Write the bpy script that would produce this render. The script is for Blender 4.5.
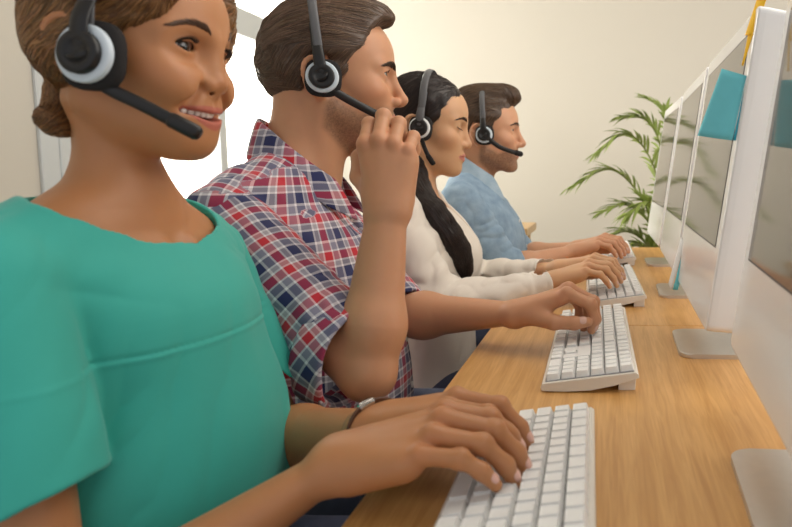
import bpy, math, mathutils, random, os
import numpy as np
for o in list(bpy.data.objects): bpy.data.objects.remove(o)
SC = bpy.context.scene
R_ = math.radians
# ---------------------------------------------------------------- camera
cam = bpy.data.cameras.new('camera'); CAM = bpy.data.objects.new('camera', cam); SC.collection.objects.link(CAM); SC.camera = CAM
CAM.location = (0, 0, 1.035); CAM.rotation_euler = (R_(90 - 5.536), 0, R_(2.5))
cam.sensor_width = 36; cam.sensor_fit = 'HORIZONTAL'; cam.lens = 36 * 650 / 792
cam.shift_x = (396 - 580) / 792; cam.shift_y = -(263.5 - 235) / 792; cam.clip_start = .02
cam.dof.use_dof = True; cam.dof.focus_distance = 1.12; cam.dof.aperture_fstop = (cam.lens / 1000) / .0045
# ---------------------------------------------------------------- world: pale hazy daylight, brightest towards the window side
world = bpy.data.worlds.new('daylight'); SC.world = world; world.use_nodes = True
nt = world.node_tree; bg = nt.nodes['Background']
tc = nt.nodes.new('ShaderNodeTexCoord'); dp = nt.nodes.new('ShaderNodeVectorMath'); dp.operation = 'DOT_PRODUCT'; dp.inputs[1].default_value = mathutils.Vector((-.80, .55, .25)).normalized()
nt.links.new(tc.outputs['Generated'], dp.inputs[0])
cr = nt.nodes.new('ShaderNodeValToRGB'); nt.links.new(dp.outputs['Value'], cr.inputs[0])
cr.color_ramp.elements[0].position = .0; cr.color_ramp.elements[0].color = (.54, .55, .57, 1)
cr.color_ramp.elements[1].position = .75; cr.color_ramp.elements[1].color = (4.2, 3.9, 3.4, 1)
nt.links.new(cr.outputs[0], bg.inputs[0]); bg.inputs[1].default_value = 1.0
def area(name, loc, target, size, size_y, energy, col):
    l = bpy.data.lights.new(name, 'AREA'); l.shape = 'RECTANGLE'; l.size = size; l.size_y = size_y; l.energy = energy; l.color = col
    o = bpy.data.objects.new(name, l); SC.collection.objects.link(o); o.location = loc
    o.rotation_euler = (mathutils.Vector(target) - mathutils.Vector(loc)).to_track_quat('-Z', 'Y').to_euler(); return o
area('window_daylight', (-1.93, 2.9, 1.56), (0, 2.9, 1.56), 1.5, 1.8, 44, (1, .95, .86))
area('overhead_fill', (.7, 1.3, 2.68), (.4, 1.4, 0), 1.4, 2.6, 30, (1, .93, .83))  # added soft fill from above the desks; no fixture is modelled
area('right_fill', (2.5, .9, 1.7), (0, 1.2, 1.0), 2.2, 1.6, 34, (1, .95, .88))  # added fill lamp from the monitor side; the room has no window here
SC.view_settings.view_transform = 'Standard'; SC.view_settings.look = 'None'; SC.view_settings.gamma = 1; SC.view_settings.use_curve_mapping = False
SC.view_settings.exposure = .22
#== LIB ==
def V(*a): return np.array(a, dtype=np.float64)
def unit(a): a = np.asarray(a, float); return a / (np.linalg.norm(a) + 1e-12)
class Frame:
    """local axes: x forward, y left, z up"""
    def __init__(s, o, yaw=0., pitch=0., roll=0., scale=1., M=None):
        s.o = np.array(o, float); s.s = scale
        if M is None:
            cy, sy = math.cos(math.radians(yaw)), math.sin(math.radians(yaw))
            cp, sp = math.cos(math.radians(pitch)), math.sin(math.radians(pitch))
            cr, sr = math.cos(math.radians(roll)), math.sin(math.radians(roll))
            Z = np.array([[cy, -sy, 0], [sy, cy, 0], [0, 0, 1]])
            Y = np.array([[cp, 0, sp], [0, 1, 0], [-sp, 0, cp]])      # pitch > 0 looks down
            X = np.array([[1, 0, 0], [0, cr, -sr], [0, sr, cr]])
            M = Z @ Y @ X
        s.M = M
    def w(s, p): return s.o + s.s * (np.asarray(p, float) @ s.M.T)
    def l(s, p): return ((np.asarray(p, float) - s.o) @ s.M) / s.s
    def d(s, v): return np.asarray(v, float) @ s.M.T

def hash3(i, j, k):
    n = (i * 374761393 + j * 668265263 + k * 1274126177) & 0x7fffffff
    n = ((n ^ (n >> 13)) * 1103515245) & 0x7fffffff
    return ((n ^ (n >> 16)) & 0xffff) / 32767.5 - 1.0
def noise3(P):
    P = np.asarray(P, float); I = np.floor(P).astype(np.int64); f = P - I; f = f * f * (3 - 2 * f); r = 0
    for a in (0, 1):
        for b in (0, 1):
            for c in (0, 1):
                w = (f[:, 0] if a else 1 - f[:, 0]) * (f[:, 1] if b else 1 - f[:, 1]) * (f[:, 2] if c else 1 - f[:, 2])
                r = r + w * hash3(I[:, 0] + a, I[:, 1] + b, I[:, 2] + c)
    return r
def sst(a, b, x): t = np.clip((x - a) / (b - a), 0, 1); return t * t * (3 - 2 * t)

# ---- signed distance primitives: each returns (function, bounding centre, radius)
def rcone(a, b, ra, rb):
    a = np.array(a, float); b = np.array(b, float); ab = b - a; L2 = ab @ ab + 1e-12
    def f(P):
        q = P - a; h = np.clip(q @ ab / L2, 0, 1)
        return np.sqrt(((q - h[:, None] * ab) ** 2).sum(1)) - (ra + (rb - ra) * h)
    return f
def ell(c, r, M=None):
    c = np.array(c, float); r = np.array(r, float)
    def f(P):
        q = P - c
        if M is not None: q = q @ M
        k0 = np.sqrt(((q / r) ** 2).sum(1)); k1 = np.sqrt(((q / (r * r)) ** 2).sum(1)) + 1e-9
        return np.where(k0 < .02, -r.min(), k0 * (k0 - 1) / k1)
    return f
def ecap(a, b, u, ra, rb):
    """tapered limb with an elliptical section: u = direction of the wide axis, ra/rb = (wide, narrow)"""
    a = np.array(a, float); b = np.array(b, float); ab = b - a; L2 = ab @ ab; t = unit(ab); u = np.array(u, float); u = unit(u - t * (u @ t)); v = np.cross(t, u)
    def f(P):
        q = P - a; h = np.clip(q @ ab / L2, 0, 1); q = q - h[:, None] * ab
        rw = ra[0] + (rb[0] - ra[0]) * h; rn = ra[1] + (rb[1] - ra[1]) * h
        x = (q @ u) / rw; y = (q @ v) / rn; m = np.minimum(rw, rn); z = (q @ t) / m
        return (np.sqrt(x * x + y * y + z * z) - 1) * m
    return f
def loft(st, ex=2.3, axis_frame=None):
    """stations (z, cx, cy, half depth, half width) in the local frame, upright"""
    st = spline(np.array(st, float), 48); Z = np.maximum.accumulate(st[:, 0] + np.arange(48) * 1e-9)
    def f(P):
        z = np.clip(P[:, 2], Z[0], Z[-1]); c = [np.interp(z, Z, st[:, i]) for i in (1, 2, 3, 4)]
        a = np.abs((P[:, 0] - c[0]) / c[2]); b = np.abs((P[:, 1] - c[1]) / c[3]); m = np.minimum(c[2], c[3])
        n = (a ** ex + b ** ex) ** (1 / ex); d = (n - 1) * m * .9; e = np.maximum(Z[0] - P[:, 2], P[:, 2] - Z[-1])
        return np.where(e > 0, np.sqrt(np.maximum(d, 0) ** 2 + e * e), np.where(d < 0, np.maximum(d, e), d))
    return f
def chain(pts, rad, k=.004):
    fs = [rcone(pts[i], pts[i + 1], rad[i], rad[i + 1]) for i in range(len(pts) - 1)]
    def f(P):
        d = fs[0](P)
        for g in fs[1:]: d = smin(d, g(P), k)
        return d
    return f
def smin(a, b, k):
    if k <= 0: return np.minimum(a, b)
    h = np.maximum(k - np.abs(a - b), 0) / k; return np.minimum(a, b) - h * h * k * .25
def smax(a, b, k): return -smin(-a, -b, k)
def infr(f, fr):
    return lambda P: f(fr.l(P)) * fr.s

class Solid:
    def __init__(s): s.ops = []; s.disp = None
    def u(s, f, k=.01): s.ops.append(('u', f, k)); return s
    def s(s, f, k=.006): s.ops.append(('s', f, k)); return s
    def i(s, f, k=.004): s.ops.append(('i', f, k)); return s
    def ev(s, P, use=None):
        d = np.full(len(P), 9.)
        for n, (m, f, k) in enumerate(s.ops):
            if use is not None and not use[n]: continue
            g = f(P)
            d = smin(d, g, k) if m == 'u' else (smax(d, -g, k) if m == 's' else smax(d, g, k))
        if s.disp is not None: d = d + s.disp(P)
        return d
    def mesh(s, vox, lo, hi, B=16):
        import openvdb
        lo = np.array(lo, float); hi = np.array(hi, float); nb = np.ceil((hi - lo) / (vox * B)).astype(int); R = .87 * B * vox
        ijk = np.stack(np.meshgrid(*[np.arange(n) for n in nb], indexing='ij'), -1).reshape(-1, 3)
        C = lo + (ijk + .5) * B * vox - .5 * vox
        D = np.stack([f(C) for m, f, k in s.ops]); uni = np.array([m == 'u' for m, f, k in s.ops]); ks = np.array([k for m, f, k in s.ops])
        d = s.ev(C); mu = D[uni].min(0)
        g = openvdb.FloatGrid(background=3 * vox)
        loc = np.stack(np.meshgrid(*[np.arange(B)] * 3, indexing='ij'), -1).reshape(-1, 3)
        for b in range(len(C)):
            if abs(d[b]) > R * 1.25 + .012:
                if d[b] < 0: g.fill(tuple(int(v) for v in ijk[b] * B), tuple(int(v) for v in ijk[b] * B + B - 1), -3 * vox)
                continue
            use = np.where(uni, D[:, b] - R * 1.2 < mu[b] + R * 1.2 + ks + .01, np.array([m == 'i' for m, f, k in s.ops]) | (D[:, b] - R * 1.2 < ks + R + .01))
            P = lo + (ijk[b] * B + loc) * vox
            v = np.clip(s.ev(P, use), -3 * vox, 3 * vox).astype(np.float32).reshape(B, B, B)
            g.copyFromArray(v, ijk=tuple(int(x) for x in ijk[b] * B))
        pts, q = g.convertToQuads(isovalue=0.)
        return pts.astype(np.float64) * vox + lo, q[:, ::-1].astype(np.int64)

class Mesh:
    """collects vertices, faces and a colour per vertex, then links ONE mesh object"""
    def __init__(s): s.v = []; s.f = []; s.c = []; s.n = 0; s.mi = []; s.uv = []
    def add(s, v, f, col=(1, 1, 1), mi=0, uv=None):
        v = np.asarray(v, float); s.v.append(v)
        c = np.asarray(col, float); c = np.tile(c, (len(v), 1)) if c.ndim == 1 else c
        s.c.append(c)
        s.uv.append(np.zeros((len(v), 2)) if uv is None else np.asarray(uv, float))
        if isinstance(f, np.ndarray): f = [f + s.n]
        else: f = [np.array(x)[None] + s.n for x in f]
        for g in f: s.f.append(g); s.mi.append(np.full(len(g), mi))
        s.n += len(v)
    def build(s, name, mats, parent=None, smooth=True):
        me = bpy.data.meshes.new(name); v = np.concatenate(s.v); me.vertices.add(len(v)); me.vertices.foreach_set('co', v.ravel())
        tot = np.concatenate([np.full(len(g), g.shape[1]) for g in s.f]); idx = np.concatenate([g.ravel() for g in s.f])
        me.loops.add(len(idx)); me.loops.foreach_set('vertex_index', idx.astype(np.int32)); me.polygons.add(len(tot))
        me.polygons.foreach_set('loop_start', np.concatenate([[0], np.cumsum(tot)[:-1]]).astype(np.int32))
        me.polygons.foreach_set('material_index', np.concatenate(s.mi).astype(np.int32))
        me.update(calc_edges=True); me.validate()
        me.polygons.foreach_set('use_smooth', np.full(len(me.polygons), smooth))
        c = np.concatenate(s.c); a = me.attributes.new('tone', 'FLOAT_COLOR', 'POINT')
        a.data.foreach_set('color', np.concatenate([c, np.ones((len(c), 1))], 1).astype(np.float32).ravel())
        uv = np.concatenate(s.uv)
        if uv.any():
            a = me.attributes.new('weave', 'FLOAT2', 'POINT'); a.data.foreach_set('vector', uv.astype(np.float32).ravel())
        for m in (mats if isinstance(mats, (list, tuple)) else [mats]): me.materials.append(m)
        o = bpy.data.objects.new(name, me); bpy.context.scene.collection.objects.link(o)
        if parent is not None: o.parent = parent
        return o
def uvsphere(c, r, M=None, nu=24, nv=16):
    u = np.linspace(0, 2 * np.pi, nu, endpoint=False); v = np.linspace(0, np.pi, nv + 1)
    P = np.array([[math.cos(t), math.sin(t) * math.cos(a), math.sin(t) * math.sin(a)] for t in v for a in u])     # pole along +x
    F = np.array([[i * nu + j, i * nu + (j + 1) % nu, (i + 1) * nu + (j + 1) % nu, (i + 1) * nu + j] for i in range(nv) for j in range(nu)])
    Q = P * np.asarray(r, float)
    if M is not None: Q = Q @ np.asarray(M).T
    return Q + np.asarray(c, float), F[:, ::-1], P
def tube(pts, rad, n=8, flat=None, cap=True, up=None):
    """swept tube; rad scalar/list; flat = (w, h) factors for an elliptical/flat section; up fixes the section's h axis"""
    pts = np.asarray(pts, float); m = len(pts); rad = np.full(m, rad) if np.isscalar(rad) else np.asarray(rad, float)
    T = np.gradient(pts, axis=0); T /= np.linalg.norm(T, axis=1)[:, None] + 1e-12
    w, h = flat or (1, 1); a = np.linspace(0, 2 * np.pi, n, endpoint=False) + (np.pi / 4 if n == 4 else 0); v = []
    N = np.array(up, float) if up is not None else (V(0, 0, 1) if abs(T[0][2]) < .9 else V(1, 0, 0))
    for i in range(m):
        U = N[i] if N.ndim == 2 else N
        U = unit(U - T[i] * (U @ T[i])); S = np.cross(T[i], U)
        if N.ndim == 1 and up is None: N = U
        v.append(pts[i] + rad[i] * (np.outer(np.cos(a) * w, S) + np.outer(np.sin(a) * h, U)))
    v = np.concatenate(v)
    f = [np.array([[i * n + j, i * n + (j + 1) % n, (i + 1) * n + (j + 1) % n, (i + 1) * n + j] for i in range(m - 1) for j in range(n)])]
    if cap: f += [np.arange(n)[::-1][None], (np.arange(n) + (m - 1) * n)[None]]
    return v, f
def add_multi(M, v, f, col=(1, 1, 1), mi=0):
    n0 = M.n; M.add(v, f[0], col, mi)
    for g in f[1:]: M.f.append(g + n0); M.mi.append(np.full(len(g), mi))
def bez(P, n=16):
    P = np.asarray(P, float); t = np.linspace(0, 1, n)[:, None]
    while len(P) > 1 and P.ndim == 2: P = [np.broadcast_to(p, (n, 3)) for p in P]; P = np.array(P)
    while len(P) > 1: P = P[:-1] * (1 - t) + P[1:] * t
    return P[0]
def spline(P, n=40):
    """Catmull-Rom through the points"""
    P = np.asarray(P, float); Q = np.vstack([2 * P[0] - P[1], P, 2 * P[-1] - P[-2]]); out = []
    for s in np.linspace(0, len(P) - 1 - 1e-9, n):
        i = int(s); t = s - i; a, b, c, d = Q[i:i + 4]
        out.append(.5 * (2 * b + (c - a) * t + (2 * a - 5 * b + 4 * c - d) * t * t + (3 * b - a - 3 * c + d) * t ** 3))
    return np.array(out)
# ---------------------------------------------------------------- materials
def new_mat(name):
    m = bpy.data.materials.new(name); m.use_nodes = True; return m, m.node_tree, m.node_tree.nodes['Principled BSDF']
def mat(name, col, rough=.5, metal=0, spec=.5, noise=0, scale=30, bump=0, bscale=200, sheen=0, trans=0, coat=0, ior=1.45):
    m, t, b = new_mat(name); b.inputs['Base Color'].default_value = (*col, 1); b.inputs['Roughness'].default_value = rough; b.inputs['Metallic'].default_value = metal
    b.inputs['Specular IOR Level'].default_value = spec; b.inputs['Sheen Weight'].default_value = sheen; b.inputs['Transmission Weight'].default_value = trans; b.inputs['Coat Weight'].default_value = coat; b.inputs['IOR'].default_value = ior
    co = t.nodes.new('ShaderNodeTexCoord')
    if noise:
        n = t.nodes.new('ShaderNodeTexNoise'); n.inputs['Scale'].default_value = scale; n.inputs['Detail'].default_value = 4; t.links.new(co.outputs['Object'], n.inputs['Vector'])
        r = t.nodes.new('ShaderNodeMix'); r.data_type = 'RGBA'; r.inputs[6].default_value = (*[c * (1 - noise) for c in col], 1); r.inputs[7].default_value = (*[min(1, c * (1 + noise)) for c in col], 1)
        t.links.new(n.outputs[0], r.inputs[0]); t.links.new(r.outputs[2], b.inputs['Base Color'])
    if bump:
        n = t.nodes.new('ShaderNodeTexNoise'); n.inputs['Scale'].default_value = bscale; n.inputs['Detail'].default_value = 3; t.links.new(co.outputs['Object'], n.inputs['Vector'])
        u = t.nodes.new('ShaderNodeBump'); u.inputs['Strength'].default_value = bump; u.inputs['Distance'].default_value = .002; t.links.new(n.outputs[0], u.inputs['Height']); t.links.new(u.outputs[0], b.inputs['Normal'])
    return m
def math_node(t, op, a, b=None, c=None):
    n = t.nodes.new('ShaderNodeMath'); n.operation = op
    for i, x in enumerate((a, b, c)):
        if x is None: continue
        if isinstance(x, (int, float)): n.inputs[i].default_value = x
        else: t.links.new(x, n.inputs[i])
    return n.outputs[0]
def mix_col(t, f, a, b):
    n = t.nodes.new('ShaderNodeMix'); n.data_type = 'RGBA'
    for i, x in ((0, f), (6, a), (7, b)):
        if isinstance(x, (int, float)): n.inputs[i].default_value = x
        elif isinstance(x, tuple): n.inputs[i].default_value = (*x, 1)
        else: t.links.new(x, n.inputs[i])
    return n.outputs[2]
def mat_wood(name, light, dark, axis=1):
    m, t, b = new_mat(name); co = t.nodes.new('ShaderNodeTexCoord'); mp = t.nodes.new('ShaderNodeMapping')
    sc = [110, 110, 110]; sc[axis] = 5; mp.inputs['Scale'].default_value = sc; t.links.new(co.outputs['Object'], mp.inputs[0])
    n = t.nodes.new('ShaderNodeTexNoise'); n.inputs['Scale'].default_value = 1.6; n.inputs['Detail'].default_value = 6; n.inputs['Distortion'].default_value = 1.2; t.links.new(mp.outputs[0], n.inputs[0])
    mp2 = t.nodes.new('ShaderNodeMapping'); sc = [7, 7, 7]; sc[axis] = .55; mp2.inputs['Scale'].default_value = sc; t.links.new(co.outputs['Object'], mp2.inputs[0])
    w = t.nodes.new('ShaderNodeTexWave'); w.wave_type = 'BANDS'; w.bands_direction = 'X'; w.inputs['Scale'].default_value = 1.5; w.inputs['Distortion'].default_value = 9; w.inputs['Detail'].default_value = 3; w.inputs['Detail Scale'].default_value = .8; t.links.new(mp2.outputs[0], w.inputs[0])
    f = math_node(t, 'ADD', math_node(t, 'MULTIPLY', n.outputs[0], .85), math_node(t, 'MULTIPLY', w.outputs['Fac'], .14))
    r = t.nodes.new('ShaderNodeValToRGB'); r.color_ramp.elements[0].position = .3; r.color_ramp.elements[0].color = (*dark, 1); r.color_ramp.elements[1].position = .75; r.color_ramp.elements[1].color = (*light, 1)
    t.links.new(f, r.inputs[0]); t.links.new(r.outputs[0], b.inputs['Base Color']); b.inputs['Roughness'].default_value = .38
    return m
def mat_tone(name, rough=.5, sss=0, coat=0, spec=.5, mottle=0, aniso=0):
    m, t, b = new_mat(name); a = t.nodes.new('ShaderNodeAttribute'); a.attribute_name = 'tone'; c = a.outputs['Color']
    if mottle:
        co = t.nodes.new('ShaderNodeTexCoord'); n = t.nodes.new('ShaderNodeTexNoise'); n.inputs['Scale'].default_value = 60; n.inputs['Detail'].default_value = 5; t.links.new(co.outputs['Object'], n.inputs[0])
        h = t.nodes.new('ShaderNodeHueSaturation'); t.links.new(math_node(t, 'MULTIPLY_ADD', n.outputs[0], mottle * 2, 1 - mottle), h.inputs['Value']); t.links.new(c, h.inputs['Color']); c = h.outputs[0]
        n2 = t.nodes.new('ShaderNodeTexNoise'); n2.inputs['Scale'].default_value = 900; t.links.new(co.outputs['Object'], n2.inputs[0])
        u = t.nodes.new('ShaderNodeBump'); u.inputs['Strength'].default_value = .12; u.inputs['Distance'].default_value = .0006; t.links.new(n2.outputs[0], u.inputs['Height']); t.links.new(u.outputs[0], b.inputs['Normal'])
    t.links.new(c, b.inputs['Base Color']); b.inputs['Roughness'].default_value = rough; b.inputs['Coat Weight'].default_value = coat; b.inputs['Specular IOR Level'].default_value = spec
    b.inputs['Subsurface Weight'].default_value = sss; b.inputs['Subsurface Radius'].default_value = (.010, .004, .002); b.inputs['Subsurface Scale'].default_value = .4
    return m
M_ = dict(
    wall=mat('painted_wall', (.64, .595, .515), .9, noise=.03, scale=1.5, bump=.05, bscale=400),
    floor=mat('floor_vinyl', (.36, .33, .30), .5, noise=.15, scale=6), ceil=mat('ceiling_paint', (.80, .78, .74), .9),
    frame=mat('window_frame_paint', (.60, .62, .62), .45), oak=mat_wood('oak_veneer', (.68, .385, .138), (.51, .255, .072)), oak2=mat_wood('pale_wood', (.62, .42, .20), (.46, .28, .12), 0),
    white=mat('white_plastic', (.80, .80, .80), .22, coat=.3), shell=mat('white_shell', (.78, .79, .82), .25, coat=.2), key=mat('key_plastic', (.86, .86, .85), .42),
    tray=mat('clear_tray', (.86, .81, .73), .2, trans=.12), gap=mat('keyboard_well', (.25, .25, .26), .5),
    alu=mat('brushed_aluminium', (.62, .60, .57), .38, metal=.85, noise=.05, scale=80), glass=mat('screen_glass', (.11, .095, .075), .08, spec=.9), gasket=mat('screen_gasket', (.03, .025, .025), .4),
    black=mat('black_plastic', (.012, .011, .011), .38), foam=mat('ear_foam', (.016, .014, .014), .9, bump=.3, bscale=900), silver=mat('pale_cup', (.62, .70, .76), .35), steel=mat('steel', (.55, .54, .52), .25, metal=1), grey=mat('grey_band', (.10, .10, .105), .45),
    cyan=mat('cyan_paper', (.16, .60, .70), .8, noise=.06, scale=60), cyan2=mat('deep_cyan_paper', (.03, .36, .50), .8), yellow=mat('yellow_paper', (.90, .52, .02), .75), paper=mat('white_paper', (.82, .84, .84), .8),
    teal=mat('teal_crepe', (.035, .40, .335), .72, noise=.05, scale=14, bump=.15, bscale=1200, sheen=.15), cream=mat('cream_blouse', (.80, .74, .66), .75, noise=.03, scale=9, bump=.15, bscale=900, sheen=.2),
    jeans=mat('dark_jeans', (.045, .055, .10), .8, noise=.3, scale=60, bump=.3, bscale=900), leather=mat('brown_leather', (.10, .045, .025), .5), shoe=mat('dark_shoe', (.03, .027, .025), .5), button=mat('button', (.80, .78, .74), .3),
    leaf=mat('palm_leaf', (.24, .31, .065), .45, noise=.45, scale=7), leaf2=mat('broad_leaf', (.16, .27, .05), .45, noise=.3, scale=9), stem=mat('green_stem', (.22, .26, .07), .5), pot=mat('clay_pot', (.55, .50, .44), .6), soil=mat('soil', (.04, .028, .02), .95, bump=.6, bscale=60), seat=mat('stool_seat', (.05, .05, .055), .6),
    skin=mat_tone('skin', .46, .22, mottle=.05, spec=.42), eye=mat_tone('eye', .08, coat=.5), enamel=mat_tone('enamel', .2), nail=mat_tone('nail', .25), hair=mat_tone('hair', .38, spec=.5), lash=mat('lash', (.008, .006, .005), .6))
def tag(o, label=None, cat=None, group=None, kind=None):
    for k, v in (('label', label), ('category', cat), ('group', group), ('kind', kind)):
        if v: o[k] = v
    return o
def empty(name, loc, rz=0, **kw):
    o = bpy.data.objects.new(name, None); SC.collection.objects.link(o); o.location = loc; o.rotation_euler = (0, 0, rz); o.empty_display_size = .05
    return tag(o, **kw)
import bmesh
def bmobj(name, bm, m, parent=None, smooth=False, bevel=0, seg=2):
    if bevel: bmesh.ops.bevel(bm, geom=bm.edges[:], offset=bevel, segments=seg, profile=.5, affect='EDGES', clamp_overlap=True)
    bmesh.ops.recalc_face_normals(bm, faces=bm.faces[:])
    me = bpy.data.meshes.new(name); bm.to_mesh(me); bm.free(); me.materials.append(m)
    if smooth: me.polygons.foreach_set('use_smooth', [True] * len(me.polygons))
    o = bpy.data.objects.new(name, me); SC.collection.objects.link(o)
    if parent is not None: o.parent = parent
    return o
def box(bm, lo, hi):
    v = [bm.verts.new((x, y, z)) for x in (lo[0], hi[0]) for y in (lo[1], hi[1]) for z in (lo[2], hi[2])]
    for f in ((0, 1, 3, 2), (4, 6, 7, 5), (0, 4, 5, 1), (2, 3, 7, 6), (0, 2, 6, 4), (1, 5, 7, 3)): bm.faces.new([v[i] for i in f])
    return v
def boxobj(name, lo, hi, m, parent=None, bevel=0, seg=2):
    bm = bmesh.new(); box(bm, lo, hi); return bmobj(name, bm, m, parent, bevel=bevel, seg=seg)
def prism(bm, pts, ax, a, b):
    """polygon pts (2D) extruded along axis ax from a to b"""
    def P(p, t): q = list(p); q.insert(ax, t); return q
    A = [bm.verts.new(P(p, a)) for p in pts]; B = [bm.verts.new(P(p, b)) for p in pts]; n = len(pts)
    bm.faces.new(A); bm.faces.new(B[::-1])
    for i in range(n): bm.faces.new((A[i], A[(i + 1) % n], B[(i + 1) % n], B[i]))
def rrect(x0, y0, x1, y1, r, n=5):
    out = []
    for cx, cy, a0 in ((x1 - r, y1 - r, 0), (x0 + r, y1 - r, 90), (x0 + r, y0 + r, 180), (x1 - r, y0 + r, 270)):
        out += [(cx + r * math.cos(R_(a0 + 90 * i / n)), cy + r * math.sin(R_(a0 + 90 * i / n))) for i in range(n + 1)]
    return out
# ---------------------------------------------------------------- the room
XW, YB, HC = -1.8, 3.9, 2.75
S_ = lambda o: tag(o, kind='structure')
S_(boxobj('floor', (XW - .12, -1.2, -.1), (2.6, YB + .12, 0), M_['floor']))
S_(boxobj('ceiling', (XW - .12, -1.2, HC), (2.6, YB + .12, HC + .1), M_['ceil']))
S_(boxobj('wall_back', (XW - .12, YB, 0), (2.6, YB + .12, HC), M_['wall']))
WY0, WY1, WZ0, WZ1 = 2.06, 3.74, .62, 2.5
bm = bmesh.new()
for lo, hi in (((XW - .12, -1.2, 0), (XW, WY0, HC)), ((XW - .12, WY1, 0), (XW, YB, HC)), ((XW - .12, WY0, 0), (XW, WY1, WZ0)), ((XW - .12, WY0, WZ1), (XW, WY1, HC))): box(bm, lo, hi)
S_(bmobj('wall_left', bm, M_['wall']))
bm = bmesh.new(); d0, d1 = XW - .09, XW + .015
for y0, y1 in ((WY0, WY0 + .075), (2.945, 3.0), (WY1 - .06, WY1)): box(bm, (d0, y0, WZ0), (d1, y1, WZ1))
for z0, z1 in ((WZ0, WZ0 + .06), (1.70, 1.83), (WZ1 - .06, WZ1)): box(bm, (d0 + .004, WY0 + .01, z0), (d1 - .006, WY1 - .01, z1))
win = S_(bmobj('window_1', bm, M_['frame'], bevel=.004))
boxobj('window_sill', (XW - .02, WY0 - .05, WZ0 - .035), (XW + .10, WY1 + .05, WZ0), M_['frame'], win, bevel=.005)
boxobj('window_casing', (XW, WY0 - .07, WZ0), (XW + .012, WY0, WZ1 + .02), M_['frame'], win, bevel=.003)
def mat_pane():
    m = bpy.data.materials.new('window_glass'); m.use_nodes = True; t = m.node_tree; t.nodes.remove(t.nodes['Principled BSDF']); a = t.nodes.new('ShaderNodeBsdfTransparent'); a.inputs[0].default_value = (.97, .98, .98, 1); b = t.nodes.new('ShaderNodeBsdfGlossy'); b.inputs['Roughness'].default_value = .03
    x = t.nodes.new('ShaderNodeMixShader'); x.inputs[0].default_value = .03; t.links.new(a.outputs[0], x.inputs[1]); t.links.new(b.outputs[0], x.inputs[2]); t.links.new(x.outputs[0], t.nodes['Material Output'].inputs[0]); return m
M_['pane'] = mat_pane()
for y0, y1 in ((WY0 + .074, 2.946), (2.999, WY1 - .059)):
    for z0, z1 in ((WZ0 + .059, 1.701), (1.829, WZ1 - .059)): boxobj('window_pane', (XW - .045, y0, z0), (XW - .041, y1, z1), M_['pane'], win)
S_(boxobj('baseboard_back', (XW, YB - .015, 0), (2.6, YB, .09), M_['frame'], bevel=.003)); S_(boxobj('baseboard_left', (XW, -1.2, 0), (XW + .015, YB - .02, .09), M_['frame'], bevel=.003))
# ---------------------------------------------------------------- desks
DZ = .73
def desk(y0, y1, label):
    r = empty('desk', (.16, (y0 + y1) / 2, 0), label=label, cat='desk', group=None)
    h = (y1 - y0) / 2 - .0012
    boxobj('desktop', (-.39, -h, DZ - .026), (.42, h, DZ), M_['oak'], r, bevel=.0018)
    for s in (-1, 1): boxobj('side_panel', (-.30, s * h - (.03 if s > 0 else .0) , 0), (.38, s * h + (.0 if s > 0 else .03), DZ - .0265), M_['oak'], r, bevel=.002)
    boxobj('modesty_panel', (.30, -h + .035, .25), (.32, h - .035, DZ - .0265), M_['oak'], r)
    return r
desk(.0, 1.28, 'long oak desk nearest the camera, in front of the woman in teal')
desk(1.28, 2.64, 'oak desk far half of the desk row, beyond the seam')
# ---------------------------------------------------------------- keyboards
def key_mesh(w, d, h=.0085):
    bm = bmesh.new(); t = .0017
    pts0 = rrect(-d / 2, -w / 2, d / 2, w / 2, .0012, 2); pts1 = rrect(-d / 2 + t, -w / 2 + t, d / 2 - t * 1.1, w / 2 - t, .0016, 2)
    A = [bm.verts.new((x, y, 0)) for x, y in pts0]; B = [bm.verts.new((x, y, h - .0012 * (1 - (2 * y / w) ** 2) * 0)) for x, y in pts1]; C = [bm.verts.new((x * .8, y * .8, h - .0007)) for x, y in pts1]
    n = len(A)
    for i in range(n):
        j = (i + 1) % n; bm.faces.new((A[i], A[j], B[j], B[i])); bm.faces.new((B[i], B[j], C[j], C[i]))
    bm.faces.new(C); bm.faces.new(A[::-1])
    return bm
KM = {}
def key_data(w, d):
    k = (round(w, 4), round(d, 4))
    if k not in KM:
        bm = key_mesh(w, d); me = bpy.data.meshes.new('key'); bmesh.ops.recalc_face_normals(bm, faces=bm.faces[:]); bm.to_mesh(me); bm.free(); me.materials.append(M_['key']); KM[k] = me
    return KM[k]
KL, KD = .444, .134
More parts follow.
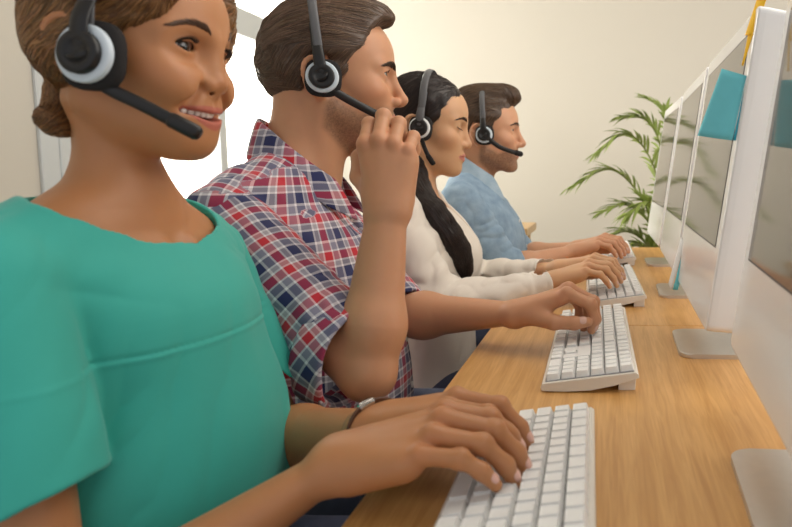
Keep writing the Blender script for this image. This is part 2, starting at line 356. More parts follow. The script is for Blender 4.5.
def keyboard(x, y, rz, label):
    r = empty('keyboard', (x, y, DZ), R_(rz), label=label, cat='keyboard', group='white keyboards along the desk')
    prof = [(-KD / 2, .0015), (-KD / 2 - .002, .006), (-KD / 2, .0125), (KD / 2 - .004, .0295), (KD / 2, .027), (KD / 2 + .001, .0215), (KD / 4, .0105), (0, .0035), (-KD / 4, .0015)]
    bm = bmesh.new(); prism(bm, prof, 1, -KL / 2, KL / 2); bmobj('tray', bm, M_['tray'], r, bevel=.001)
    a = math.atan2(.017, KD - .004); z0 = .0132
    bm = bmesh.new(); prism(bm, [(-KD / 2 + .004, .0125), (KD / 2 - .006, .0295), (KD / 2 - .006, .0302), (-KD / 2 + .004, .0136)], 1, -KL / 2 + .005, KL / 2 - .005); bmobj('key_well', bm, M_['gap'], r)
    bm = bmesh.new(); prism(bm, [(KD / 4 + .006, 0), (KD / 2 - .004, 0), (KD / 2 - .002, .0240), (KD / 4 + .006, .0130)], 1, -KL / 2 + .012, KL / 2 - .012); bmobj('back_foot', bm, M_['tray'], r, bevel=.001)
    u = .0190; pr = (KD - .010) / 6
    def row(i, start, ws):
        yy = start
        for w in ws:
            if w > 0:
                o = bpy.data.objects.new('key', key_data(w * u - .0013, pr - .0014)); SC.collection.objects.link(o); o.parent = r
                xx = KD / 2 - .005 - pr * (i + .5); o.location = (xx, yy - w * u / 2, z0 + (xx + KD / 2) * math.tan(a)); o.rotation_euler = (0, -a, 0)
            yy -= abs(w) * u
    Y0 = KL / 2 - .0072
    row(0, Y0, [1.25] * 12); row(1, Y0, [1] * 13 + [2]); row(2, Y0, [1.5] + [1] * 12 + [1.5]); row(3, Y0, [1.75] + [1] * 11 + [2.25]); row(4, Y0, [2.25] + [1] * 10 + [2.75]); row(5, Y0, [1.5, 1.25, 1.5, 6.25, 1.5, 1.25, 1.75])
    Y1 = Y0 - 15.3 * u
    row(0, Y1, [1] * 3); row(1, Y1, [1] * 3); row(2, Y1, [1] * 3); row(4, Y1, [-1, 1, -1]); row(5, Y1, [1] * 3)
    for i, s0, w in ((3, 0, 3), (4, 0, 1), (4, 2, 1)):
        xx = KD / 2 - .005 - pr * (i + .5); yy = Y1 - s0 * u - w * u / 2; o = boxobj('blank_panel', (-pr / 2, -w * u / 2 + .0006, 0), (pr / 2, w * u / 2 - .0006, .0068), M_['key'], r); o.location = (xx, yy, z0 + (xx + KD / 2) * math.tan(a)); o.rotation_euler = (0, -a, 0)
    Y2 = Y1 - 3.3 * u
    row(0, Y2, [1, 1, 1, 1]); row(1, Y2, [1] * 4); row(2, Y2, [1] * 4); row(3, Y2, [1] * 4); row(4, Y2, [1] * 4); row(5, Y2, [2, 1, 1])
    return r
KBS = [keyboard(-.077, .520, 1.5, 'white keyboard under the hands of the woman in teal'), keyboard(-.028, 1.098, 1.0, 'white keyboard the plaid-shirted man rests one hand on'), keyboard(.012, 1.668, 2.0, 'white keyboard under the hands of the woman in the cream blouse'), keyboard(.020, 2.325, 1.0, 'white keyboard typed on by the man in denim at the far end')]
# ---------------------------------------------------------------- computers
MW, MH, TILT = .472, .450, 8.0
def computer(y, label, rz=0., x=.215):
    r = empty('desktop_computer', (x, y, DZ), R_(rz), label=label, cat='computer', group='white all-in-one computers along the desk')
    hinge = bpy.data.objects.new('display', None)
    t = R_(TILT); ct, st = math.cos(t), math.sin(t)
    def T(p):      # display local: x back, y, z up along the screen, from the lower front edge
        x, yy, z = p; return (-.068 + x * ct + z * st, yy, .082 - x * st + z * ct)
    def tilt(o):
        for v in o.data.vertices: v.co = T(v.co)
        o.data.update(); return o
    bpy.data.objects.remove(hinge)
    def slab(name, y0, z0, y1, z1, rad, layers, m, parent):
        bm = bmesh.new(); rings = []
        for x, inset in layers: rings.append([bm.verts.new((x, p, q)) for p, q in rrect(y0 + inset, z0 + inset, y1 - inset, z1 - inset, max(rad - inset * .5, .002), 5)])
        n = len(rings[0])
        for A, B in zip(rings, rings[1:]):
            for i in range(n): bm.faces.new((A[i], A[(i + 1) % n], B[(i + 1) % n], B[i]))
        bm.faces.new(rings[0]); bm.faces.new(rings[-1][::-1])
        return tilt(bmobj(name, bm, m, parent))
    h = MW / 2
    body = slab('display_body', -h, 0, h, MH, .010, [(0.0, .0035), (.0008, .0012), (.003, 0), (.012, .0), (.046, .002), (.053, .008), (.056, .02)], M_['white'], r)
    slab('screen_surround', -.2065, .116, .2065, .420, .002, [(-.0004, 0), (.001, 0)], M_['gasket'], r)
    slab('screen', -.204, .1185, .204, .4175, .0015, [(-.0009, 0), (.0005, 0)], M_['glass'], r)
    bm = bmesh.new(); box(bm, (-.0005, -.0115, .0), (.0006, .0115, .002)); bm.free()
    bm = bmesh.new(); prism(bm, rrect(-.088, -.088, .085, .088, .022, 6), 2, 0, .0075); foot = bmobj('foot', bm, M_['alu'], r, bevel=.0014)
    bm = bmesh.new(); prism(bm, [(.070, .0076), (.085, .0076), (.098, .20), (.085, .30), (.062, .30), (.085, .19)], 1, -.075, .075); bmobj('stand_neck', bm, M_['alu'], r, bevel=.002)
    return r
CY = [.594, 1.136, 1.648, 2.180]
computer(CY[0], 'white desktop computer nearest the camera, cut by the photo edge', -2.6)
computer(CY[1], 'white desktop computer with cyan and yellow sticky notes on it', -.8, .208)
computer(CY[2], 'white desktop computer third along the desk, behind the cyan note', -.6)
computer(CY[3], 'white desktop computer at the far end beside the palm', .8)
# ---- heads: local frame, origin midway between the ears, metres
def both(f):
    def g(P): Q = P.copy(); Q[:, 1] = np.abs(Q[:, 1]); return f(Q)
    return g
def face_in(P, lf):
    z = P[:, 2]; Q = P.copy(); Q[:, 2] = np.where(z < .015, .015 + (z - .015) / lf, z); return Q
def face_out(P, lf):
    z = P[:, 2]; Q = P.copy(); Q[:, 2] = np.where(z < .015, .015 + (z - .015) * lf, z); return Q
def head_ops(S, fr, fem=0, smile=0, eye=1., gaze=(0, 0), jaw=0., **kw):
    lf = kw.get('lf', 1.)
    W = (lambda f: infr(f, fr)) if lf == 1 else (lambda f: infr(lambda P: f(face_in(P, lf)) * lf, fr))
    m = 1 - fem
    oc = kw.get('occ', 0); nl = kw.get('nose', 0); lp = kw.get('lips', 0)
    S.u(W(ell((.000 + oc * .5, 0, .050), (.096 - oc * .5, .075, .083))), .0)
    S.u(W(ell((.047, 0, .050), (.053, .060, .056))), .03)
    S.u(W(ell((-.040 + oc, 0, .012), (.052, .058, .052))), .02)
    S.u(W(ell((.040, 0, -.016), (.056, .058, .072))), .03)
    S.u(W(ell((.066 - .003 * smile - lp, 0, -.040), (.034 - .001 * fem, .036 - .002 * fem, .036))), .03)
    S.u(W(both(ell((.064, .042, -.008), (.024, .021, .019)))), .025)                              # cheekbones
    if smile: S.u(W(both(ell((.079, .034, -.024), (.017, .015, .015)))), .022)                    # lifted cheeks
    S.u(W(both(rcone((.006, .051 + .003 * m, -.046), (.074 - kw.get('chin', 0), .016 + .004 * m, -.083 - .004 * m), .013, .015))), .03)
    S.u(W(ell((.045, 0, -.058), (.050, .040, .034))), .02)
    ch = kw.get('chin', 0); S.u(W(ell((.086 + .002 * m - ch, 0, -.083 - .004 * m), (.015, .017 + .003 * m, .015))), .02)      # chin
    S.u(W(both(rcone((.094, .013, .033 - .002 * m), (.077, .045, .033), .007 + .003 * m, .008 + .001 * m))), .016)
    S.s(W(both(ell((.103, .033, .018), (.017, .018, .0105)))), .018)
    # lids: a sphere round the eyeball, opened by an almond
    E = V(.0785, .0325, .020)
    S.u(W(both(ell(E, (.0150, .0178, .0146)))), .007)
    if eye > 0:
        up, dn = .0070 * eye, .0048 * eye
        def almond(P):
            q = P - E; y = q[:, 1] / .0152; z = q[:, 2] - .0006 - .05 * q[:, 1]
            h = np.where(z > 0, up, dn) * np.maximum(1 - y * y, 0.02)
            return np.maximum(np.maximum((np.abs(z) - h) * .8, (np.abs(y) - 1) * .0152), -(q[:, 0] - .004))
        S.s(W(both(almond)), .0012)
        S.u(W(both(lid_crease(E, up))), .0015)
    else:
        S.u(W(both(lid_crease(E, -.0045))), .002)
    # nose
    W0 = W; nz = kw.get('nz', 0); W = (lambda f: W0(lambda P: f(P - V(0, 0, nz)))) if nz else W0
    n = .92 if fem else 1.0
    S.u(W(rcone((.094 + .003 * m, 0, .026), (.1195 * (1 - .02 * fem) - nl, 0, -.014), .0068, .0080 * n)), .014)
    S.u(W(ell((.1175 - .002 * fem - nl, 0, -.0175), (.0105 * n, .0098 * n, .0092 * n))), .007)
    S.u(W(both(ell((.1055 - nl * .6, .0125 * n, -.0215), (.0105 * n, .0066 * n, .0078 * n)))), .006)
    S.u(W(rcone((.098, 0, -.030), (.116 - nl, 0, -.0235), .006, .0045)), .006)
    S.s(W(both(ell((.1115 - nl * .9, .0068, -.0285), (.0052, .0030, .0034), rotz(20)))), .002)
    # mouth
    W = W0
    w = .0245 + .0075 * smile; cz = .0035 * smile; bx = .0865 - .0035 * smile
    def arc(z0, x0, dz, y1=1.):
        return [(x0 - (x0 - bx) * abs(t) ** 1.8, w * t * y1, z0 + dz * abs(t) ** 1.6) for t in np.linspace(0, 1, 6)]
    up_z = -.0460 + .0015 * smile; lo_z = -.0565 - .0058 * smile; full = kw.get('full', 0)
    ux = .1030 + .001 * full - .0035 * smile - lp; lx = .1010 + .001 * full - .0035 * smile - lp
    S.u(W(both(chain(arc(up_z, ux, -.0045 + cz + .001), np.array([.0052, .0053, .0050, .0044, .0034, .0022]) * (1 + .12 * full), .002))), .006)
    S.u(W(both(chain(arc(lo_z, lx, .0052 + cz + .006 * smile), np.array([.0068 , .0067, .0061, .0050, .0036, .0022]) * (1 + .08 * full), .002))), .006)
    gap = .0004 + .0042 * smile; mz = (up_z + lo_z) / 2 + .0006
    def slit(P):
        t = np.clip(np.abs(P[:, 1]) / w, 0, 1.2); z = mz + (cz + .0002 + .001 * smile) * t ** 1.6; h = gap * np.maximum(1 - t ** 2.4, 0) + .0001
        return np.maximum(np.maximum(np.abs(P[:, 2] - z) - h, np.abs(P[:, 1]) - w), .078 - .010 * t * t - P[:, 0])
    S.s(W(slit), .0022)
    S.s(W(ell((.109, 0, -.0365), (.008, .0028, .007))), .004)                                    # philtrum
    if smile: S.s(W(both(rcone((.096, .022, -.022), (.0905, .0345, -.046), .003, .0025))), .012)  # smile fold
    # ears
    edx = V(kw.get('ear_dx', 0), 0, kw.get('ear_dz', 0)); S.u(W(both(lambda P: ear(P - edx))), .006)
def lid_crease(E, h):
    """thin roll of the upper lid"""
    pts = [E + V(.0140 * math.cos(a) * .98, .0148 * math.sin(a), h * math.cos(a) ** 1.4 + .0012 - .0006 * math.sin(a)) for a in np.radians([-75, -50, -25, 0, 25, 50, 75])]
    return chain(pts, [.0010, .0013, .0015, .0015, .0015, .0013, .0010], .001)
def rotz(deg):
    c, s = math.cos(math.radians(deg)), math.sin(math.radians(deg)); return np.array([[c, -s, 0], [s, c, 0], [0, 0, 1]])
_er = [V(.004, .074, -.006), V(.006, .079, .012), V(.001, .086, .026), V(-.012, .092, .031), V(-.024, .094, .022), V(-.026, .092, .004), V(-.018, .087, -.014), V(-.008, .080, -.026), V(.000, .074, -.024)]
_ear_rim = chain(spline(_er, 20), [.0036] * 20, .002); _ear_body = ell((-.010, .080, .002), (.019, .0055, .030), rotz(-22)); _ear_hole = ell((-.006, .088, -.002), (.010, .008, .014), rotz(-22))
def ear(P): return smin(smax(_ear_body(P), -_ear_hole(P), .004), _ear_rim(P), .004)
def eye_mesh(M, fr, iris, gaze, cols, mi=1):
    for s in (1, -1):
        g = unit(V(1, gaze[0] , gaze[1])); a = unit(np.cross(V(0, 0, 1), g)); R = np.stack([g, a, np.cross(g, a)], 1)
        c = V(.0785, .0325 * s, .020)
        v, f, P = uvsphere(c, .0133, R, 32, 40); th = np.arccos(np.clip(P[:, 0], -1, 1))
        v = v + np.outer(np.where(th < .5, .0006 * np.cos(th / .5 * np.pi / 2), 0), g)
        col = np.where((th < .22)[:, None], (.008, .006, .005), np.where((th < .52)[:, None], iris, np.where((th < .58)[:, None], np.array(iris) * .4, (.50, .45, .41))))
        M.add(fr.w(v), f, col, mi)

def teeth_mesh(M, fr, mi=2, lf=1.):
    for k in range(-4, 5):
        a = k * .30 / 1.0; w = .0043 if k in (-1, 0, 1) else .0038
        x = .0925 - .0030 * abs(k / 4) ** 1.5 * 3.2; y = k * .0064; yaw = math.degrees(k * .16)
        v, f, P = uvsphere((0, 0, 0), (.0030, w * .86, .0060), None, 12, 10)
        v = np.sign(v) * np.abs(v / V(.0030, w * .86, .0060)) ** .7 * V(.0030, w * .86, .0060)
        M.add(fr.w(face_out(v @ rotz(yaw).T + V(x, y, -.0478 + .0022 * abs(k / 4) ** 2), lf)), f, (.90, .87, .80), mi)
# ---------------------------------------------------------------- hands: local x towards the fingers, z out of the back of the hand, thumb on +y * side
FING = [(.092, .027, .002, .043, .026, .022, .0098), (.096, .006, .005, .047, .030, .023, .0100), (.090, -.014, .003, .043, .028, .023, .0094), (.080, -.032, -.002, .034, .021, .020, .0084)]
def hand_ops(S, fr, side, curls, thumb, k=.0035, slim=1.):
    """curls: per finger (mcp, pip, dip, spread) in degrees; thumb: three unit-ish directions; returns nail placements"""
    W = lambda f: infr(f, fr); sd = V(1, side, 1); nails = []
    wr = [V(-.004, .012, 0) * sd, V(-.004, .004, 0) * sd, V(-.004, -.006, 0) * sd, V(-.002, -.014, -.001) * sd]
    for n, (x, y, z, a, b, c, r) in enumerate(FING):
        S.u(W(rcone(wr[n], V(x - .008, y, z - .004) * sd, .0175 * (.93 + .07 * slim), .0118 * slim)), .016)
    S.u(W(rcone(V(.014, -.020, -.008) * sd, V(.062, -.031, -.008) * sd, .013, .011)), .014)
    for n, (x, y, z, a, b, c, r) in enumerate(FING):
        m, p, d, sp = curls[n]; r *= slim; pos = V(x, y, z) * sd; ang = 0; pts = [pos - V(.012, 0, .004)]; pts.append(pos); ds = []
        for L, q in ((a, m), (b, p), (c, d)):
            ang += q; t, s = R_(ang), R_(sp); v = V(math.cos(t) * math.cos(s), math.cos(t) * math.sin(s) * side, -math.sin(t)); ds.append(v); pos = pos + v * L * (1 if L != c else .85); pts.append(pos)
        rad = [r * 1.12, r * 1.10, r * .98, r * .88, r * .74]
        S.u(W(chain(pts, rad, .006)), k)
        S.u(W(ell(pts[2], (r * 1.06, r * 1.05, r * 1.06))), .004)
        nb = unit(np.cross(ds[2], V(-math.sin(R_(sp)), math.cos(R_(sp)) * side, 0))) * (1 if True else 1)
        if nb @ V(math.sin(R_(ang)) , 0, math.cos(R_(ang))) < 0: nb = -nb
        nails.append((fr.w(pts[4] * .62 + pts[3] * .38 + nb * r * .55), fr.d(ds[2]), fr.d(nb), r * fr.s))
    p0 = V(.020, .020, -.008) * sd; tl = [.046, .034, .027]; pts = [p0]
    for L, v in zip(tl, thumb[:3]): pts.append(pts[-1] + unit(V(*v) * sd) * L * (1 if L != tl[2] else .8))
    S.u(W(rcone(pts[0], pts[1], .0155 * slim, .0125 * slim)), .014)
    S.u(W(chain(pts[1:], np.array([.0118, .0108, .0082]) * slim, .005)), .005)
    d3 = unit(V(*thumb[2]) * sd); nb = V(*thumb[3]) * sd; nb = unit(nb - d3 * (nb @ d3))
    nails.append((fr.w(pts[3] * .62 + pts[2] * .38 + nb * .0058 * slim), fr.d(d3), fr.d(nb), .0112 * fr.s * slim))
    # bridge of the wrist
    return nails
def nail_mesh(M, nails, col, mi=3):
    for c, d, n, r in nails:
        s = np.cross(n, d); v, f, P = uvsphere((0, 0, 0), (1, 1, 1), None, 12, 8)
        q = np.sign(v) * np.abs(v) ** .8
        q = np.outer(q[:, 0] * r * .78, d) + np.outer(q[:, 1] * r * .70, s) + np.outer(v[:, 2] * r * .40 - .10 * r * (q[:, 1] ** 2), n)
        M.add(c + q, f[:, ::-1] if False else f, col, mi)
def arm_ops(S, sh, el, wr, m=1., hw=None, hu=None):
    sh, el, wr = V(*sh), V(*el), V(*wr)
    S.u(rcone(sh, el, .047 * m, .036 * m), .02)
    mid = el + (wr - el) * .28
    S.u(rcone(el, mid, .035 * m, .040 * m), .012); S.u(ecap(mid, wr, hu if hu is not None else V(0, 1, 0), (.040 * m, .039 * m), (.0265 * m, .0185 * m)), .02)

# ---------------------------------------------------------------- hair and strands
def poly_sd(pts):
    A = np.array(pts, float); B = np.roll(A, -1, 0)
    def f(x, z):
        d = np.full(len(x), 1e9); ins = np.zeros(len(x), bool)
        for a, b in zip(A, B):
            e = b - a; wx = x - a[0]; wz = z - a[1]; h = np.clip((wx * e[0] + wz * e[1]) / (e @ e), 0, 1)
            d = np.minimum(d, (wx - h * e[0]) ** 2 + (wz - h * e[1]) ** 2)
            c = ((a[1] > z) != (b[1] > z)) & (x < (b[0] - a[0]) * (z - a[1]) / (b[1] - a[1] + 1e-12) + a[0]); ins ^= c
        d = np.sqrt(d); return np.where(ins, -d, d)
    return f
def strands(M, S, starts, flow, n, step, rad, cols, rng, lift=.0008, wob=.15, sides=3):
    P = starts.copy(); path = [P]; e = .0015
    def grad(Q):
        g = np.stack([S.ev(Q + v) - S.ev(Q - v) for v in (V(e, 0, 0), V(0, e, 0), V(0, 0, e))], 1); return g / (np.linalg.norm(g, axis=1)[:, None] + 1e-9)
    jit = rng.normal(0, wob, P.shape)
    for i in range(n):
        N = grad(P); D = flow(P) + jit * .5; D = D - N * (D * N).sum(1)[:, None]; D /= np.linalg.norm(D, axis=1)[:, None] + 1e-9
        P = P + D * step; d = S.ev(P); P = P - N * np.clip(d - lift, -.006, .006)[:, None]; path.append(P)
    path = np.stack(path, 1); tap = np.linspace(1, .25, n + 1)
    for s in range(len(starts)):
        v, f = tube(path[s], rad[s] * tap, sides, cap=False); M.add(v, f[0], cols[s])
def hair_mesh(name, S, vox, lo, hi, fr, flow, base, parent, N, n, step, rad, seed, dark=.5, keep=None, groove=None):
    v, f = S.mesh(vox, lo, hi); rng = np.random.default_rng(seed); M = Mesh()
    q = fr.l(v); streak = noise3(q * V(25, 160, 160)) * .5 + noise3(q * V(60, 420, 420)) * .5
    base = np.array(base, float); c = base[None] * (1 + .45 * streak[:, None]) * .75
    M.add(v, f, np.clip(c, 0, 1))
    idx = rng.choice(len(v), N); st = v[idx]
    if keep is not None: st = st[keep(fr.l(st))]
    k = len(st); cols = base[None] * rng.uniform(dark, 1.6, (k, 1)) * rng.uniform(.92, 1.08, (k, 3))
    strands(M, S, st, flow, n, step, rng.uniform(.6, 1.25, k) * rad, np.clip(cols, 0, 1), rng)
    return M.build(name, M_['hair'], parent)
def brows(fr, S, parent, col, th=.0055, z0=.036, arch=.005, n=170, seed=1, y0=.012):
    for s in (-1, 1):
        rng = np.random.default_rng(seed + s); M = Mesh(); t = rng.uniform(0, 1, n)
        y = s * (y0 + (.052 - y0) * t); z = z0 + arch * np.sin(np.clip(t * 1.35, 0, 1.35) * 1.9) - .004 * t ** 3 + rng.uniform(-.5, .5, n) * th * (1 - .75 * t ** 2)
        x = np.full(n, .125); P = np.stack([x, y, z], 1)
        for _ in range(40): P[:, 0] -= S.ev(fr.w(P)) * .8
        D = np.stack([-.3 * t, s * (.55 + .5 * t), .75 - 1.0 * t + (P[:, 2] < z0 + .002) * .1], 1); fl = fr.d(D)
        strands(M, S, fr.w(P), lambda Q: fl, 5, .0018, np.full(n, .00036), np.clip(np.array(col)[None] * rng.uniform(.6, 1.3, (n, 1)), 0, 1), rng, .0005, .08)
        M.build('eyebrow', M_['hair'], parent)
def lashes(fr, parent, up=.0070, closed=False, n=26, ln=.0065, lw=.0006):
    E = V(.0785, .0325, .020)
    def lid(y): return (-.0045 * math.cos(y / .0145 * 1.3) ** 1.4 + .0004) if closed else (.0006 + .05 * y + up * (1 - (y / .0152) ** 2))
    def sx(y, z, r): return math.sqrt(max(r * r * (1 - (y / .0178) ** 2 - (z / .0146) ** 2), 1e-8))
    for sgn in (1, -1):
        M = Mesh()
        line = np.array([E + V(sx(y, lid(y), .0153), y, lid(y)) for y in np.linspace(-.0146, .0148, 16)]) * V(1, sgn, 1)
        v, f = tube(fr.w(line), lw, 5); add_multi(M, v, f)
        for t in np.linspace(-.95, .95, n):
            y = .0145 * t; z = lid(y); d = unit(V(1, .9 * t, .35 if not closed else -.45)); c = V(0, 0, .5 if not closed else .1)
            pts = np.array([E + V(sx(y, z, .0150), y, z) + d * ln * u + c * ln * u * u * .5 for u in (0, .35, .7, 1)]) * V(1, sgn, 1); v, f = tube(fr.w(pts), [.00042, .00036, .00026, .0001], 3); add_multi(M, v, f)
        M.build('eyelashes', M_['lash'], parent)

# ---------------------------------------------------------------- skin tones on the body mesh
def face_tone(v, fr, skin, lip, blush=.12, lipx=(.0225, 0), beard=None, full=0, smile=0, hcfg=None):
    c = np.tile(np.array(skin, float), (len(v), 1)); q = face_in(fr.l(v), (hcfg or {}).get('lf', 1.)); near = np.linalg.norm(q - V(.05, 0, 0), axis=1) < .16
    w = .0245 + .0075 * smile; t = np.abs(q[:, 1]) / w
    up = -.0460 + .0015 * smile; lo = -.0565 - .0058 * smile; cz = .0035 * smile
    top = up + .0050 + .0006 * full - (.0068 - cz) * np.clip(t, 0, 1.2) ** 1.7 - .0012 * np.exp(-(q[:, 1] / .003) ** 2)
    bot = lo - .0058 - .0005 * full + (.0085 + cz + .006 * smile) * np.clip(t, 0, 1.2) ** 1.8
    m = sst(0, .0016, np.minimum(top - q[:, 2], q[:, 2] - bot)) * sst(1.06, .97, t) * (q[:, 0] > .07) * near
    if hcfg and hcfg.get('makeup'):
        e = np.exp(-(((np.abs(q[:, 1]) - .034) / .017) ** 2 + ((q[:, 2] - .026) / .0065) ** 2)) * near * (q[:, 0] > .05) * hcfg['makeup']; c = c * (1 - e[:, None]) + np.array([.16, .075, .045]) * e[:, None]
    cheek = np.exp(-(((q[:, 0] - .068) / .03) ** 2 + ((q[:, 2] + .014) / .022) ** 2)) * (np.abs(q[:, 1]) > .02) * near
    nose = np.exp(-(((q[:, 0] - .12) / .016) ** 2 + ((q[:, 2] + .018) / .014) ** 2)) * near
    ear_ = (np.abs(q[:, 1]) > .073) * (np.abs(q[:, 2]) < .05) * near
    red = np.array([1.12, .86, .82]); b = np.clip(blush * (cheek * 2 + nose * 1.5 + ear_ * 1.5), 0, 1)[:, None]
    c = c * (1 - b) + c * red * b * 1.02
    if beard is not None:
        col, amt, mask = beard; k = mask(q) * near * amt * (.75 + .35 * noise3(q * 700)) * (1 - m); k = np.clip(k, 0, 1)[:, None]; c = c * (1 - k) + np.array(col) * k
    c = c * (1 - m[:, None]) + np.array(lip) * m[:, None]
    return c
def knuckle_tone(c, v, pts, col, r=.012):
    for p in pts:
        k = np.exp(-(np.linalg.norm(v - p, axis=1) / r) ** 2)[:, None] * .35; c = c * (1 - k) + np.array(col) * k
    return c
def folds(P, fr_dir, freq, amp, warp=1.5, seed=0):
    """soft cloth folds running along a direction"""
    d = unit(fr_dir); Q = P - np.outer(P @ d, d) * .85
    n = noise3(Q * freq + seed * 17.3) * .65 + noise3(Q * freq * 2.1 + seed * 7.1 + 4) * .35
    return amp * (1 - np.abs(n) * 2.4)
def cone_mask(P, a, b, r):
    a, b = V(*a), V(*b); ab = b - a; h = np.clip((P - a) @ ab / (ab @ ab), 0, 1); return np.exp(-(np.linalg.norm(P - a - h[:, None] * ab, axis=1) / r) ** 2)
def sleeve(sh, el, frac, r0, r1, inner=.006, tilt=(0, 0, 0)):
    sh, el = V(*sh), V(*el); d0 = unit(el - sh); d = unit(d0 + V(*tilt)); p = sh + (el - sh) * frac; o = rcone(sh, p + d0 * .05, r0, r1)
    L = np.linalg.norm(p - sh); rp = r0 + (r1 - r0) * L / (L + .05); i_ = rcone(p - d0 * .012, p + d0 * .2, rp - inner - .003, rp - inner + .03)
    return lambda P: smax(smax(o(P), (P - p) @ d, .003), -i_(P), .003)
def plane_cut(p, n):
    p, n = V(*p), unit(V(*n)); return lambda P: (P - p) @ n
def legs(parent, hip, knee, z, m, name='trousers', label=None):
    """seated trousers and shoes"""
    S = Solid(); hx, hy = hip
    S.u(ell((hx, hy, z + .02), (.135 * m, .185 * m, .12)), .03)
    for s in (-1, 1):
        k = V(knee, hy + s * .12, z + .01); a = V(knee - .02, hy + s * .13, .10)
        S.u(rcone((hx + .02, hy + s * .095, z), k, .092 * m, .066 * m), .03); S.u(rcone(k, a, .064 * m, .050 * m), .03)
    S.disp = lambda P: folds(P, (1, 0, .3), 16, .0025)
    v, f = S.mesh(.006, (hx - .2, hy - .32, .03), (knee + .14, hy + .32, z + .2)); M = Mesh(); M.add(v, f); o = M.build('trousers', M_['jeans'], parent)
    for s in (-1, 1):
        S = Solid(); x = knee - .02; y = hy + s * .13
        S.u(ell((x - .01, y, .055), (.062, .043, .05)), .02); S.u(ell((x + .10, y, .035), (.11, .045, .033)), .04); S.i(plane_cut((x, y, .001), (0, 0, -1)), .004)
        v, f = S.mesh(.005, (x - .1, y - .08, -.02), (x + .24, y + .08, .13)); M = Mesh(); M.add(v, f); M.build('shoe', M_['shoe'], parent)
    return o
def stool(x, y, z, label):
    r = empty('stool', (x, y, 0), label=label, cat='stool')
    bm = bmesh.new(); bmesh.ops.create_cone(bm, cap_ends=True, segments=40, radius1=.19, radius2=.19, depth=.045, matrix=mathutils.Matrix.Translation((0, 0, z - .0225))); bmobj('seat', bm, M_['seat'], r, bevel=.006)
    for k in range(4):
        a = R_(45 + 90 * k); M = Mesh(); v, f = tube([(.13 * math.cos(a), .13 * math.sin(a), z - .045), (.19 * math.cos(a), .19 * math.sin(a), 0)], .014, 10); add_multi(M, v, f); M.build('leg', M_['steel'], r)
    return r
def kids(o): return [o] + [d for c in o.children for d in kids(c)]
def rebase(root, base):
    """moves the origin of a thing and its parts to the thing's base"""
    b = mathutils.Vector(base)
    for o in kids(root):
        if o.type == 'MESH': o.data.transform(mathutils.Matrix.Translation(-b)); o.data.update()
    root.location = b
def body_mesh(S, vox, lo, hi, fr, hcfg, skin, lip, iris, nails, nailcol, knuck=(), beard=None, blush=.12):
    v, f = S.mesh(vox, lo, hi); M = Mesh()
    c = face_tone(v, fr, skin, lip, blush, beard=beard, full=hcfg.get('full', 0), smile=hcfg.get('smile', 0), hcfg=hcfg)
    if len(knuck): c = knuckle_tone(c, v, knuck, np.array(skin) * V(1.05, .72, .66))
    M.add(v, f, c)
    if hcfg.get('eye', 1) > 0: eye_mesh(M, fr, iris, hcfg.get('gaze', (0, 0)), None, 1)
    if hcfg.get('smile'): teeth_mesh(M, fr, 2, hcfg.get('lf', 1.))
    nail_mesh(M, nails, nailcol, 3)
    return M.build('person', [M_['skin'], M_['eye'], M_['enamel'], M_['nail']])
